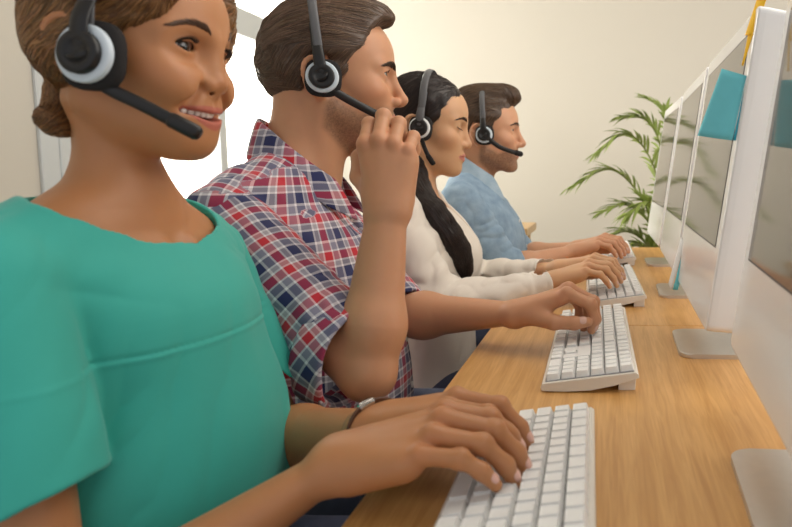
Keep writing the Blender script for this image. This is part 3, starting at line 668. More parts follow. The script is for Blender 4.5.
def headset(fr, label, cup, boom, cupdir=-8, ring='silver', bandw=.009, rs=1., top=.151, lean=0., mic_len=.03, bar=.0052, flat=False, cr=.0195, far=0., slider='black'):
    r = empty('headset', (0, 0, 0), label=label, cat='headset', group=None)
    c = V(*cup); ax = unit(V(math.sin(R_(cupdir)) * .6, -1, .05)); u = unit(np.cross(ax, V(0, 0, 1))); w = np.cross(u, ax)        # ax points outwards
    for s in (1, -1):
        m = V(1, s, 1); cc = c * m - V(far if s < 0 else 0, 0, 0); aa = ax * m; M = Mesh(); v, f, P = uvsphere((0, 0, 0), (1, 1, 1), None, 40, 20)
        v = np.sign(v) * np.abs(v) ** .7
        Q = np.outer(v[:, 0] * .010 * rs, aa) + np.outer(v[:, 1] * .030 * rs, u * m) + np.outer(v[:, 2] * .032 * rs, w * m)
        M.add(fr.w(cc - aa * .004 + Q), f[:, ::s]); M.build('ear_cushion', M_['foam'], r)
        def disc(name, r0, h0, h1, m_, sh=(0, 0), bev=.0015, n=48):
            M = Mesh(); a = np.linspace(0, 2 * np.pi, n, endpoint=False); rings = []
            for rr, hh in ((r0, h0), (r0, h1 - bev), (r0 - bev, h1), (r0 * .55, h1 + .0004), (r0 * .5, h1 - .0012), (r0 * .1, h1 - .0008)): rings.append(cc + aa * hh + np.outer(np.cos(a) * rr + sh[0], u * m) + np.outer(np.sin(a) * rr + sh[1], w * m))
            vv = np.concatenate(rings); ff = np.array([[i * n + j, i * n + (j + 1) % n, (i + 1) * n + (j + 1) % n, (i + 1) * n + j] for i in range(5) for j in range(n)])
            M.add(fr.w(vv), ff if s > 0 else ff[:, ::-1]); add_c = np.arange(n)[None] + 5 * n; M.f.append(add_c); M.mi.append(np.zeros(1, int)); return M.build(name, M_[m_], r)
        disc('cup_ring', .0265 * rs, .004, .0095, ring); disc('ear_cup', cr * rs, .009, .0165, 'black')
    # headband: a flat steel-grey strip over the head with a thicker black slider above each cup
    cyy = abs(c[1]) + .006; pts = []
    for a in np.linspace(-90, 90, 41):
        y = cyy * math.sin(R_(a)); z = c[2] + .012 + (top - c[2] - .012) * max(math.cos(R_(a)), 0) ** .62; pts.append((c[0] + lean * (z - c[2]) , y, z))
    pts = spline(pts, 60)
    out = unit(V(0, 0, 1)); nrm = np.stack([unit(V(0, p[1] * 1.4, p[2] - .05)) for p in pts])
    M = Mesh(); v, f = tube(fr.w(pts), bandw * fr.s, 10, flat=(1, .30), up=nrm @ fr.M.T); add_multi(M, v, f); M.build('headband', M_['grey'], r)
    for s in (1, -1):
        m = V(1, s, 1); q = np.array([c + ax * .012, c + ax * .012 + V(lean * .03, .0, .030), c + V(lean * .075, .004, .062), c + V(lean * .1, .012, .085)]) * m - V(far if s < 0 else 0, 0, 0)
        M = Mesh(); v, f = tube(fr.w(spline(q, 14)), np.linspace(.0095, bandw, 14) * fr.s, 10, flat=(1, .35), up=fr.d(ax * m)); add_multi(M, v, f); M.build('slider', M_[slider], r)
    q = [c + ax * .013] + [V(*b) for b in boom]; q = spline(q, 30); rr = np.full(30, bar); rr[:6] = np.linspace(.013, bar, 6)
    M = Mesh(); v, f = tube(fr.w(q), rr * fr.s, 12, flat=(1, .6), up=fr.d(ax)); add_multi(M, v, f); M.build('boom_arm', M_['black'], r)
    d = unit(q[-1] - q[-3]); M = Mesh(); v, f = tube(fr.w(np.array([q[-1] - d * mic_len, q[-1] - d * (mic_len - .004), q[-1] - d * .003, q[-1] + d * .001])), np.array([bar * 1.0, bar * 1.22, bar * 1.22, bar * .8]) * fr.s, 14, flat=(1, .8), up=fr.d(ax)); add_multi(M, v, f); M.build('microphone', M_['foam'] if not flat else M_['black'], r)
    rebase(r, fr.w(c)); return r
def collar(fr, center, rad, z0, h, fall, tip, m, parent, weave=False, open_=32, drop=.036):
    """turned-down shirt collar round a neck: rows run stand bottom, fold, leaf edge"""
    n = 61; M = Mesh(); rows = []; A = np.linspace(-180 + open_, 180 - open_, n); uv = []
    for k, (dr, dz) in enumerate(((.006, 0.), (.001, .55), (.001, .92), (.004, 1.0), (.009, .75), (.017, .2), (.023, -.35))):
        row = []
        for a in A:
            e = max(0, (abs(a) - 60) / (120 - open_)); t = R_(a + 180); g = max(0, k - 3) / 3
            zz = z0 + h * dz * (1 - .25 * e) + drop * math.cos(R_(a)) - fall * g - tip * e ** 2 * g
            r_ = rad + dr + .008 * e * g + .006 * e
            row.append((center[0] + r_ * 1.06 * math.cos(t) + .022 * e * e * g, center[1] + r_ * math.sin(t) * (1 - .10 * e * e * g), zz)); uv.append((R_(a) * rad, zz))
        rows.append(row)
    v = np.concatenate([np.array(r) for r in rows]); f = np.array([[i * n + j, i * n + j + 1, (i + 1) * n + j + 1, (i + 1) * n + j] for i in range(len(rows) - 1) for j in range(n - 1)])
    M.add(fr.w(v), f, uv=uv if weave else None); o = M.build('collar', m, parent)
    s = o.modifiers.new('thickness', 'SOLIDIFY'); s.thickness = .0022; s.offset = 0; b = o.modifiers.new('sub', 'SUBSURF'); b.levels = b.render_levels = 1
    return o
def button(c, n, parent, r=.0055):
    M = Mesh(); n = unit(V(*n)); a = unit(np.cross(n, V(0, 0, 1))); b = np.cross(n, a); v, f, P = uvsphere((0, 0, 0), (1, 1, 1), None, 20, 10); q = np.sign(v) * np.abs(v) ** .6
    M.add(V(*c) + np.outer(q[:, 0] * .0015, n) + np.outer(q[:, 1] * r, a) + np.outer(q[:, 2] * r, b), f); return M.build('button', M_['button'], parent)
DEF_POLY = [(.13, .112), (.088, .100), (.072, .072), (.064, .046), (.040, .036), (.030, .014), (.027, -.012), (.012, -.014), (.006, .012), (-.004, .036), (-.022, .036), (-.034, .016), (-.034, -.018), (-.046, -.048), (-.080, -.060), (-.16, -.060), (-.16, .20), (.13, .20)]

# ================================================================ the woman in teal, nearest the camera
def woman_in_teal():
    fr = Frame((-.497, .652, 1.141), yaw=3, pitch=3.5, roll=0, scale=.96); cfg = dict(fem=1, smile=1, eye=.90, full=1, gaze=(-.30, -.02), lf=.915, occ=.030, nose=.014, nz=.004, lips=.008, ear_dx=.024, ear_dz=.002, chin=.008, makeup=.42)
    tf = Frame((-.505, .655, 0)); nb = V(-.494, .655, .985)
    st = np.array([(.47, 0, 0, .11, .165), (.62, .01, 0, .095, .135), (.72, .015, 0, .098, .135), (.83, .010, 0, .102, .126), (.90, .004, 0, .094, .132), (.945, -.004, 0, .072, .138), (.975, -.012, 0, .054, .100), (1.0, -.016, 0, .040, .050)])
    RS, LS, RE, LE = (-.505, .500, .940), (-.520, .796, .926), (-.440, .458, .655), (-.425, .795, .690); RW, LW = (-.243, .562, .772), (-.246, .655, .768)
    S = Solid(); head_ops(S, fr, **cfg); W = lambda f: infr(f, fr)
    S.u(ecap(fr.w((-.012, 0, -.020)), nb + V(-.012, 0, -.005), V(-.55, .83, 0), (.047, .0335), (.049, .0365)), .016)
    S.u(infr(loft(st), tf), .02)
    for sh, s in ((RS, -1), (LS, 1)):
        S.u(rcone(nb + V(-.012, s * .025, .012), V(*sh) + V(-.005, 0, .008), .034, .038), .04)
        S.u(rcone(fr.w((-.016, s * .040, -.040)), V(-.466, .655 + s * .016, .962), .0085, .0075), .014)          # neck muscle
        S.u(rcone(V(-.452, .655 + s * .022, .957), V(*sh) + V(.012, -s * .03, .020), .0085, .0100), .014)         # collar bone
    arm_ops(S, RS, RE, RW, .88, hu=V(.3, 1, .0)); arm_ops(S, LS, LE, LW, .88, hu=V(.3, 1, 0))
    hr = Frame(RW, yaw=1, pitch=-19, roll=9, scale=1.04); hl = Frame(LW, yaw=-2, pitch=-18, roll=-4, scale=1.0)
    n1 = hand_ops(S, hr, 1, [(32, 34, 14, 5), (34, 36, 16, 1), (30, 36, 18, -2), (22, 30, 16, -4)], [(.80, .52, -.35), (.93, .15, -.35), (.95, -.10, -.30), (.1, .5, .9)], slim=.90)
    n2 = hand_ops(S, hl, -1, [(24, 34, 16, 4), (26, 38, 16, 1), (34, 40, 16, -3), (34, 38, 14, -8)], [(.80, .52, -.35), (.93, .15, -.35), (.95, -.10, -.30), (.1, .5, .9)], slim=.90)
    o = body_mesh(S, .0014, (-.68, .36, .44), (-.03, .90, 1.30), fr, cfg, (.47, .210, .090), (.44, .125, .085), (.018, .008, .004), n1 + n2, (.74, .43, .35), [hr.w(p[:3]) for p in FING])
    tag(o, 'smiling person in a teal short-sleeved blouse typing, nearest the camera', 'person')
    # blouse
    B = Solid(); sb = st.copy(); sb[:, 3] += [.008, .016, .014, .010, .012, .012, .012, .010]; sb[:, 4] += [.01, .028, .026, .018, .014, .012, .014, .014]; sb[:3, 1] += .012
    B.u(infr(loft(sb, 2.2), tf), .02)
    for sh, el, s in ((RS, RE, -1), (LS, LE, 1)): B.u(rcone(nb + V(-.012, s * .03, .010), V(*sh) + V(-.004, 0, .008), .045, .050), .04); B.u(sleeve(sh, el, .61 if s < 0 else .76, .056, .068 if s < 0 else .058, tilt=(.25, .1, 0) if s < 0 else (0, 0, 0)), .006)
    NC = V(-.494, .655)
    def scoop(P):
        a = (P[:, 0] - NC[0]) / np.where(P[:, 0] > NC[0], .052, .062); b = (P[:, 1] - NC[1]) / .108
        return np.maximum((np.sqrt(a * a + b * b) - 1) * .055, .90 - P[:, 2])
    B.s(scoop, .004)
    def disp(P):
        z = P[:, 2]; m = cone_mask(P, (-.42, .60, .93), (-.40, .56, .62), .09); d = folds(P, (.15, .25, 1), 14, .0042) * (.35 + .65 * sst(.93, .80, z))
        d += folds(P, (.3, .8, .9), 22, .0030, seed=3) * (cone_mask(P, RS, RE, .085) + cone_mask(P, LS, LE, .085)) + folds(P, (.2, 1, -.4), 20, .0018, seed=5) * (cone_mask(P, (-.44, .55, .93), (-.44, .55, .90), .05) + cone_mask(P, (-.43, .77, .92), (-.43, .77, .88), .045))
        tor = P[:, 0] > -.47
        return d + .0013 * np.exp(-((z - .871 + .06 * (P[:, 0] + .40) * 0) / .0013) ** 2) * tor * (np.abs(P[:, 1] - .655) < .15) - .0008 * np.exp(-((z - .867) / .002) ** 2) * tor
    B.disp = disp
    v, f = B.mesh(.0022, (-.72, .34, .47), (-.28, .94, 1.06)); M = Mesh(); M.add(v, f); bl = M.build('blouse', M_['teal'], o)
    # hair drawn back into a low bun
    H = Solid(); H.u(W(ell((.018, 0, .053), (.090, .086, .094))), 0); H.u(W(ell((-.002, 0, .025), (.066, .084, .070))), .03)
    ps = poly_sd([(.14, .098), (.096, .090), (.080, .072), (.066, .050), (.052, .022), (.044, .004), (.034, -.016), (.016, -.022), (.000, -.026), (-.030, -.050), (-.07, -.070), (-.17, -.070), (-.17, .22), (.14, .22)])
    H.i(W(lambda P: ps(P[:, 0], P[:, 2])), .012)
    H.u(W(both(ell((.058, .058, .075), (.034, .024, .045), rotz(-25)))), .02); H.u(W(ell((.055, .078, .050), (.026, .018, .040), rotz(-20))), .012)
    H.u(W(ell((-.040, -.012, -.038), (.021, .032, .023))), .010); H.u(W(both(ell((.0, .066, .024), (.040, .027, .044)))), .02); H.u(W(ell((-.040, -.03, -.060), (.014, .026, .016))), .012)
    H.disp = lambda P: .0016 * noise3(fr.l(P) * V(14, 110, 110)) + .0035 * noise3(fr.l(P) * V(9, 30, 30))
    def flow(P):
        q = fr.l(P); t = V(-.056, 0, -.035) - q; bun = (q[:, 0] < -.032) & (q[:, 2] < -.012)
        c = q - V(-.052, -.014, -.036); sw = np.stack([-c[:, 2], .3 * c[:, 1], c[:, 0]], 1) * 12
        t = t / np.linalg.norm(t, axis=1)[:, None] + V(0, 0, .35) * (q[:, 0] > .03)[:, None]
        return fr.d(np.where(bun[:, None], sw, t))
    hair_mesh('hair', H, .0019, fr.o - .16, fr.o + .16, fr, flow, (.25, .122, .045), o, 5600, 10, .0058, .00062, 11, dark=.35)
    HS = Solid(); head_ops(HS, fr, **cfg); brows(fr, HS, o, (.085, .040, .020), th=.0040, z0=.0375, arch=.0060, n=230, seed=2, y0=.016); lashes(fr, o, up=.0070 * .90, lw=.0009, n=34, ln=.0075)
    legs(o, (-.50, .655), -.10, .53, .82, 'trousers')
    rebase(o, (-.50, .655, .44)); stool(-.51, .655, .44, 'dark stool under the person in teal')
    headset(fr, 'black headset with a long straight boom, on the woman in teal', (.042, -.098, -.002), [(.050, -.098, -.026), (.085, -.090, -.044), (.120, -.081, -.062), (.130, -.079, -.067)], lean=.02, bandw=.0078, rs=1.0, mic_len=.030, bar=.0062, flat=True, ring='silver', cr=.0195, far=.045)
    # bracelet on the far wrist
    d = unit(V(*LW) - V(*LE)); c = V(*LW) + d * .002; a = unit(np.cross(d, V(0, 0, 1))); b = np.cross(a, d); r = empty('bracelet', c, label='thin brown leather bracelet with a steel clasp on a wrist', cat='bracelet')
    ring = [c + a * .0305 * math.cos(t) + b * .0245 * math.sin(t) + d * .006 * math.sin(t * 1) for t in np.linspace(0, 2 * np.pi, 49)]
    M = Mesh(); v, f = tube(np.array(ring) - c, .0040, 10, flat=(1.3, .6), cap=False); add_multi(M, v, f); M.build('band', M_['leather'], r)
    for t0 in (1.0, 3.6):
        M = Mesh(); q = [c + a * .0315 * math.cos(t) + b * .0255 * math.sin(t) + d * .006 * math.sin(t) for t in np.linspace(t0, t0 + (.55 if t0 < 2 else .22), 9)]; v, f = tube(np.array(q) - c, .0044, 10); add_multi(M, v, f); M.build('clasp' if t0 < 2 else 'stud', M_['steel'], r)

# ================================================================ the man in the plaid shirt
def mat_plaid():
    m, t, b = new_mat('plaid_cotton'); a = t.nodes.new('ShaderNodeAttribute'); a.attribute_name = 'weave'; sx = t.nodes.new('ShaderNodeSeparateXYZ'); t.links.new(a.outputs['Vector'], sx.inputs[0])
    cols = []
    for o in (0, 1):
        f = math_node(t, 'FRACT', math_node(t, 'MULTIPLY', sx.outputs[o], 1 / .058)); r = t.nodes.new('ShaderNodeValToRGB'); r.color_ramp.interpolation = 'CONSTANT'
        stops = [(0, (.012, .018, .095)), (.28, (.74, .71, .74)), (.33, (.36, .33, .37)), (.44, (.74, .71, .74)), (.485, (.52, .016, .032)), (.70, (.74, .71, .74)), (.75, (.22, .21, .29)), (.93, (.70, .67, .70))]
        e = r.color_ramp.elements; e[0].position = 0; e[0].color = (*stops[0][1], 1); e[1].position = stops[1][0]; e[1].color = (*stops[1][1], 1)
        for p, c in stops[2:]: q = e.new(p); q.color = (*c, 1)
        t.links.new(f, r.inputs[0]); cols.append(r.outputs[0])
    tw = math_node(t, 'GREATER_THAN', math_node(t, 'FRACT', math_node(t, 'MULTIPLY', math_node(t, 'ADD', sx.outputs[0], sx.outputs[1]), 1 / .0022)), .5)
    f = math_node(t, 'MULTIPLY_ADD', tw, .12, .44); c = mix_col(t, f, cols[0], cols[1]); t.links.new(c, b.inputs['Base Color']); b.inputs['Roughness'].default_value = .8; b.inputs['Sheen Weight'].default_value = .15
    return m
M_['plaid'] = mat_plaid()
def mat_denim(name='washed_denim', lo=(.075, .16, .29), hi=(.40, .54, .66)):
    m, t, b = new_mat(name); co = t.nodes.new('ShaderNodeTexCoord'); n = t.nodes.new('ShaderNodeTexNoise'); n.inputs['Scale'].default_value = 34; n.inputs['Detail'].default_value = 6; t.links.new(co.outputs['Object'], n.inputs[0])
    n2 = t.nodes.new('ShaderNodeTexNoise'); n2.inputs['Scale'].default_value = 700; t.links.new(co.outputs['Object'], n2.inputs[0])
    f = math_node(t, 'ADD', math_node(t, 'MULTIPLY', n.outputs[0], .8), math_node(t, 'MULTIPLY', n2.outputs[0], .3)); t.links.new(mix_col(t, f, lo, hi), b.inputs['Base Color']); b.inputs['Roughness'].default_value = .85
    return m
M_['denim'] = mat_denim(); M_['denim_light'] = mat_denim('faded_denim', (.20, .33, .46), (.52, .64, .73))
def torso_weave(v, tf, nrm):
    q = tf.l(v); ang = np.arctan2(q[:, 1], q[:, 0]); u = ang * .155; w = q[:, 2]; top = np.abs(nrm[:, 2]) > .72
    return np.stack([np.where(top, q[:, 1], u), np.where(top, q[:, 0] + .9, w)], 1)
def limb_weave(v, a, b, ref):
    a, b = V(*a), V(*b); t = unit(b - a); u = unit(V(*ref) - t * (V(*ref) @ t)); w = np.cross(t, u); q = v - a
    return np.stack([q @ t, np.arctan2(q @ w, q @ u) * .064], 1)
def vnormals(v, f):
    n = np.cross(v[f[:, 2]] - v[f[:, 0]], v[f[:, 3]] - v[f[:, 1]]); o = np.zeros_like(v)
    for k in range(4): np.add.at(o, f[:, k], n)
    return o / (np.linalg.norm(o, axis=1)[:, None] + 1e-12)
JAW = poly_sd([(.012, -.018), (.022, -.030), (.050, -.046), (.078, -.034), (.100, -.030), (.13, -.030), (.13, -.13), (.03, -.12), (-.01, -.075), (-.004, -.03)])
def stubble(q): return sst(.004, -.010, JAW(q[:, 0], q[:, 2]))
def man_in_plaid():
    fr = Frame((-.490, 1.142, 1.186), yaw=21, pitch=2, scale=1.035); cfg = dict(fem=0, smile=0, eye=.80, gaze=(0, -.05), lips=.001, ear_dx=-.008)
    tf = Frame((-.560, 1.105, 0), yaw=8); nb = V(-.534, 1.118, 1.02)
    st = np.array([(.47, .05, 0, .125, .175), (.65, .058, 0, .120, .160), (.80, .040, 0, .122, .172), (.90, .018, 0, .112, .182), (.955, .004, 0, .092, .175), (.99, .002, 0, .070, .130), (1.025, .006, 0, .055, .07)])
    RS, LS, RE, LE = (-.556, .925, .955), (-.580, 1.275, .955), (-.322, .838, .766), (-.405, 1.175, .768); RW, LW = (-.306, .888, .985), (-.155, 1.098, .792)
    S = Solid(); head_ops(S, fr, **cfg)
    S.u(rcone(fr.w((-.012, 0, -.04)), nb, .056, .060), .03); S.u(rcone(fr.w((-.025, 0, .0)), nb + V(-.02, 0, 0), .050, .056), .03); S.u(infr(loft(st), tf), .02)
    S.u(ell(fr.w((.050, 0, -.115)), (.013, .012, .014)), .02)
    for sh, s in ((RS, -1), (LS, 1)): S.u(rcone(nb + V(-.012, s * .03, .012), V(*sh) + V(-.005, 0, .008), .040, .042), .04); S.u(rcone(fr.w((-.012, s * .055, -.035)), nb + V(.045, s * .015, -.01), .011, .009), .02)
    arm_ops(S, RS, RE, RW, 1.02, hu=V(1, 0, .2)); arm_ops(S, LS, LE, LW, 1.02, hu=V(.3, 1, 0))
    up = unit(V(-.05, .10, 1)); dors = unit(V(.05, -1, .0) - up * (V(.05, -1, 0) @ up)); hr = Frame(RW, M=np.stack([up, np.cross(dors, up), dors], 1), scale=.98)
    hl = Frame(LW, yaw=2, pitch=-24, roll=0, scale=1.02)
    n1 = hand_ops(S, hr, 1, [(40, 72, 45, 2), (34, 88, 50, 0), (38, 96, 55, -2), (46, 96, 55, -6)], [(.62, .60, -.45), (.95, .10, -.45), (.85, -.35, -.55), (.1, .9, .4)])
    n2 = hand_ops(S, hl, -1, [(48, 52, 28, 3), (52, 54, 28, 0), (56, 54, 28, -3), (58, 50, 28, -8)], [(.80, .48, -.52), (.90, .10, -.42), (.95, .0, -.32), (0, .6, .8)])
    o = body_mesh(S, .0016, (-.74, .72, .44), (.02, 1.42, 1.36), fr, cfg, (.57, .285, .155), (.50, .19, .13), (.10, .085, .05), n1 + n2, (.68, .42, .34), [hr.w(p[:3]) for p in FING] + [hl.w(p[:3]) for p in FING], beard=((.12, .070, .045), .72, stubble), blush=.16)
    tag(o, 'bearded person in a red, white and navy plaid shirt, hand raised to the mouth', 'person')
    # shirt body
    sb = st.copy(); sb[:, 3] += [.03, .026, .020, .016, .014, .013, .012]; sb[:, 4] += [.02, .02, .018, .014, .012, .014, .016]
    B = Solid(); B.u(infr(loft(sb, 2.2), tf), .02)
    for sh, s in ((RS, -1), (LS, 1)): B.u(rcone(nb + V(-.014, s * .03, .012), V(*sh) + V(-.006, 0, .010), .050, .058), .04)
    fd = unit(V(math.cos(R_(12)), math.sin(R_(12)), 0)); sd = V(-fd[1], fd[0], 0); nc = nb + fd * .006
    def hole(P):
        q = P - nc; a = q @ fd; b = q @ sd; r = np.sqrt((a / .066) ** 2 + (b / .064) ** 2); d1 = np.maximum((r - 1) * .06, -(q[:, 2] + .03))
        wv = np.maximum(np.abs(b - .004) - np.clip(.040 + (q[:, 2]) * .33, 0, .05), np.maximum(.02 - a, -q[:, 2] - .125)); return np.minimum(d1, wv)
    B.s(hole, .003)
    pl = tf.l(V(-.40, 1.11, .9))[1]
    def disp(P):
        q = tf.l(P); d = folds(P, (.3, .2, 1), 14, .0048, seed=2) + folds(P, (.7, .5, -.6), 20, .0045, seed=6) * (cone_mask(P, RS, (-.46, .93, .80), .09) + cone_mask(P, LS, (-.5, 1.2, .8), .08))
        return d - .0016 * (np.abs(q[:, 1] - .004) < .016) * (q[:, 0] > .05)
    B.disp = disp; v, f = B.mesh(.0022, (-.78, .80, .47), (-.33, 1.42, 1.09)); M = Mesh(); M.add(v, f, uv=torso_weave(v, tf, vnormals(v, f))); sh_ = M.build('shirt', M_['plaid'], o)
    for sh, el, ref, fr_, r0, r1 in ((RS, RE, (0, 0, 1), .90, .060, .067), (LS, LE, (0, 0, 1), .98, .066, .066)):
        A = Solid(); ti = V(.40, -.05, .40) if sh is RS else V(0, 0, 0); A.u(sleeve(sh, el, fr_, r0, r1, .005, ti), 0); e = V(*sh) + (V(*el) - V(*sh)) * fr_; d = unit(unit(V(*el) - V(*sh)) + ti)
        A.disp = lambda P, e=e, sh=sh: folds(P, np.cross(unit(e - V(*sh)), V(0, .3, 1)), 22, .0042, seed=4) * (.7 + np.exp(-(np.linalg.norm(P - e, axis=1) / .10) ** 2) * .9)
        v, f = A.mesh(.0022, np.minimum(V(*sh), V(*el)) - .10, np.maximum(V(*sh), V(*el)) + .10); M = Mesh(); M.add(v, f, uv=limb_weave(v, sh, el, ref)); sl = M.build('sleeve', M_['plaid'], sh_)
        A = Solid(); ca, cb = e - d * .045, e + d * .006; ro, ri = rcone(ca - d * .03, cb + d * .03, r1 + .0055, r1 + .0075), rcone(ca - d * .06, cb + d * .08, r1 - .004, r1 + .001)
        A.u(lambda P, ca=ca, cb=cb, d=d, ro=ro, ri=ri: smax(smax(smax(ro(P), (P - cb) @ d, .006), -((P - ca) @ d), .006), -ri(P), .002), 0)
        A.disp = lambda P: folds(P, (.4, .3, 1), 28, .0022, seed=9)
        v, f = A.mesh(.0022, e - .12, e + .12); M = Mesh(); M.add(v, f, uv=limb_weave(v, sh, el, ref) * V(1, 1.06) + V(.02, .011)); M.build('rolled_cuff', M_['plaid'], sl)
    cf = Frame(nc + V(0, 0, .0), yaw=14); collar(cf, (0, 0), .0645, .012, .042, .012, .022, M_['plaid'], sh_, weave=True, open_=46, drop=.054)
    for z in (.93, .84, .75, .66): p = tf.w((.30, .004, z)); d = V(-1, -.14, 0); 
    B2 = B
    for z in (.90, .82, .735, .65):
        p = tf.w((.25, .004, z))
        for _ in range(60): p = p - tf.d((1, 0, 0)) * max(B2.ev(p[None])[0], -.01) * .8
        button(p + tf.d((.001, 0, 0)), tf.d((1, 0, 0)), sh_)
    # hair combed straight back
    H = Solid(); W = lambda g: infr(g, fr); H.u(W(ell((-.004, 0, .056), (.105, .083, .094))), 0); H.u(W(ell((.056, 0, .112), (.052, .058, .038))), .03); H.u(W(ell((-.045, 0, .022), (.062, .070, .062))), .03)
    ps = poly_sd([(.16, .124), (.112, .120), (.084, .110), (.066, .092), (.056, .064), (.042, .046), (.032, .018), (.029, -.014), (.014, -.016), (.007, .010), (-.003, .036), (-.022, .038), (-.034, .018), (-.036, -.020), (-.048, -.064), (-.080, -.082), (-.18, -.07), (-.18, .24), (.16, .24)])
    H.i(W(lambda P: ps(P[:, 0], P[:, 2])), .008); H.disp = lambda P: .0020 * noise3(fr.l(P) * V(10, 95, 95)) + .0025 * noise3(fr.l(P) * V(8, 34, 34))
    def flow(P): q = fr.l(P); return fr.d(np.stack([-np.ones(len(P)), -.2 * q[:, 1] * 8 * (q[:, 0] < -.03), .25 * (q[:, 0] > .06) - .35 * (q[:, 0] < .0) - 1.2 * (np.abs(q[:, 1]) > .06) * (q[:, 2] < .05)], 1))
    hair_mesh('hair', H, .002, fr.o - .17, fr.o + .17, fr, flow, (.125, .074, .046), o, 5200, 9, .0065, .00055, 21)
    HS = Solid(); head_ops(HS, fr, **cfg); brows(fr, HS, o, (.05, .028, .018), th=.0085, z0=.0345, arch=.0035, n=360, seed=4); lashes(fr, o, up=.0070 * .80, ln=.0045, n=16)
    legs(o, (-.54, 1.105), -.11, .53, 1.0); rebase(o, (-.54, 1.105, .44)); stool(-.55, 1.105, .44, 'dark stool under the person in plaid')
    headset(fr, 'black headset held by its boom, on the man in plaid', (-.006, -.097, .000), [(.012, -.098, -.020), (.060, -.086, -.044), (.096, -.064, -.058)], lean=-.14, bandw=.0068, rs=.92, top=.156, bar=.0066, cr=.0205, ring='silver')
# ================================================================ the woman in the cream blouse
def woman_in_cream():
    fr = Frame((-.458, 1.603, 1.134), yaw=6, pitch=7, scale=1.0); cfg = dict(fem=1, smile=0, eye=0, full=.6, nose=.004, makeup=.2)
    tf = Frame((-.470, 1.575, 0), yaw=4); nb = V(-.478, 1.582, .985)
    st = np.array([(.47, 0, 0, .11, .165), (.62, .01, 0, .095, .135), (.72, .015, 0, .098, .138), (.83, .03, 0, .112, .148), (.90, .012, 0, .100, .155), (.945, -.002, 0, .076, .150), (.975, -.010, 0, .058, .108), (1.0, -.014, 0, .048, .055)])
    RS, LS, RE, LE = (-.472, 1.418, .940), (-.490, 1.735, .940), (-.365, 1.365, .748), (-.375, 1.70, .748); RW, LW = V(-.125, 1.482, .786), V(-.118, 1.570, .800)
    S = Solid(); head_ops(S, fr, **cfg); S.u(rcone(fr.w((-.012, 0, -.035)), nb, .0440, .048), .03); S.u(rcone(fr.w((-.03, 0, .0)), nb + V(-.02, 0, 0), .040, .046), .03); S.u(infr(loft(st), tf), .02)
    for sh, s in ((RS, -1), (LS, 1)):
        S.u(rcone(nb + V(-.012, s * .025, .010), V(*sh) + V(-.005, 0, .008), .034, .038), .04); S.u(rcone(fr.w((-.012, s * .052, -.035)), nb + V(.045, s * .015, -.02), .009, .008), .018)
    arm_ops(S, RS, RE, RW, .88, hu=V(.3, 1, 0)); arm_ops(S, LS, LE, LW, .88, hu=V(.3, 1, 0)); hr = Frame(RW, yaw=5, pitch=-22, roll=4, scale=.96); hl = Frame(LW, yaw=0, pitch=-16, roll=-4, scale=.96); th = [(.80, .52, -.35), (.93, .15, -.35), (.95, -.10, -.30), (.1, .5, .9)]
    n1 = hand_ops(S, hr, 1, [(28, 34, 14, 5), (32, 36, 16, 1), (34, 38, 16, -3), (34, 34, 14, -9)], th, slim=.9); n2 = hand_ops(S, hl, -1, [(28, 34, 16, 4), (30, 38, 16, 1), (34, 40, 16, -3), (34, 38, 14, -8)], th, slim=.9)
    o = body_mesh(S, .0022, (-.66, 1.24, .44), (.06, 1.86, 1.30), fr, cfg, (.64, .365, .200), (.52, .19, .15), (.03, .02, .01), n1 + n2, (.70, .44, .36), [hr.w(p[:3]) for p in FING] + [hl.w(p[:3]) for p in FING])
    tag(o, 'person with long dark hair in a cream blouse looking down at a keyboard', 'person')
    sb = st.copy(); sb[:, 3] += [.03, .034, .028, .020, .016, .013, .012, .010]; sb[:, 4] += [.02, .026, .022, .016, .014, .012, .012, .012]
    B = Solid(); B.u(infr(loft(sb, 2.2), tf), .02)
    for sh, el, wr, s in ((RS, RE, RW, -1), (LS, LE, LW, 1)):
        B.u(rcone(nb + V(-.012, s * .03, .008), V(*sh) + V(-.004, 0, .006), .042, .048), .04); w = V(*el) + (V(*wr) - V(*el)) * .86; B.u(rcone(sh, el, .056, .058), .02); B.u(rcone(el, w - unit(V(*wr) - V(*el)) * .035, .058, .038), .02)
        d = unit(V(*wr) - V(*el)); B.u(lambda P, w=w, d=d: smax(smax(rcone(w - d * .06, w + d * .08, .034, .035)(P), (P - w - d * .022) @ d, .003), -((P - w + d * .022) @ d), .003), .003); B.s(rcone(w + d * .012, w + d * .10, .030, .030), .002)
    fd = V(math.cos(R_(10)), math.sin(R_(10)), 0); sd = V(-fd[1], fd[0], 0)
    def vneck(P):
        q = P - nb; a = q @ fd; b = q @ sd; r = np.sqrt((a / .058) ** 2 + (b / .062) ** 2); d1 = np.maximum((r - 1) * .05, -(q[:, 2] + .022)); wv = np.maximum(np.abs(b) - np.clip(.050 + q[:, 2] * .42, 0, .06), np.maximum(.0 - a, -q[:, 2] - .118)); return np.minimum(d1, wv)
    B.s(vneck, .004)
    B.disp = lambda P: folds(P, (.2, .2, 1), 15, .0045, seed=8) + folds(P, (.2, 1, .4), 24, .0060, seed=3) * (cone_mask(P, RE, RW, .09) * (1 - cone_mask(P, RW, RW + V(.01, 0, 0), .09)) + cone_mask(P, LE, LW, .09) * (1 - cone_mask(P, LW, LW + V(.01, 0, 0), .09)) + .6 * cone_mask(P, RS, RE, .08))
    v, f = B.mesh(.0028, (-.68, 1.22, .47), (-.03, 1.88, 1.05)); M = Mesh(); M.add(v, f); M.build('blouse', M_['cream'], o)
    H = Solid(); W = lambda g: infr(g, fr); H.u(W(ell((-.004, 0, .054), (.103, .083, .091))), 0); H.u(W(ell((-.045, 0, .015), (.062, .072, .066))), .03)
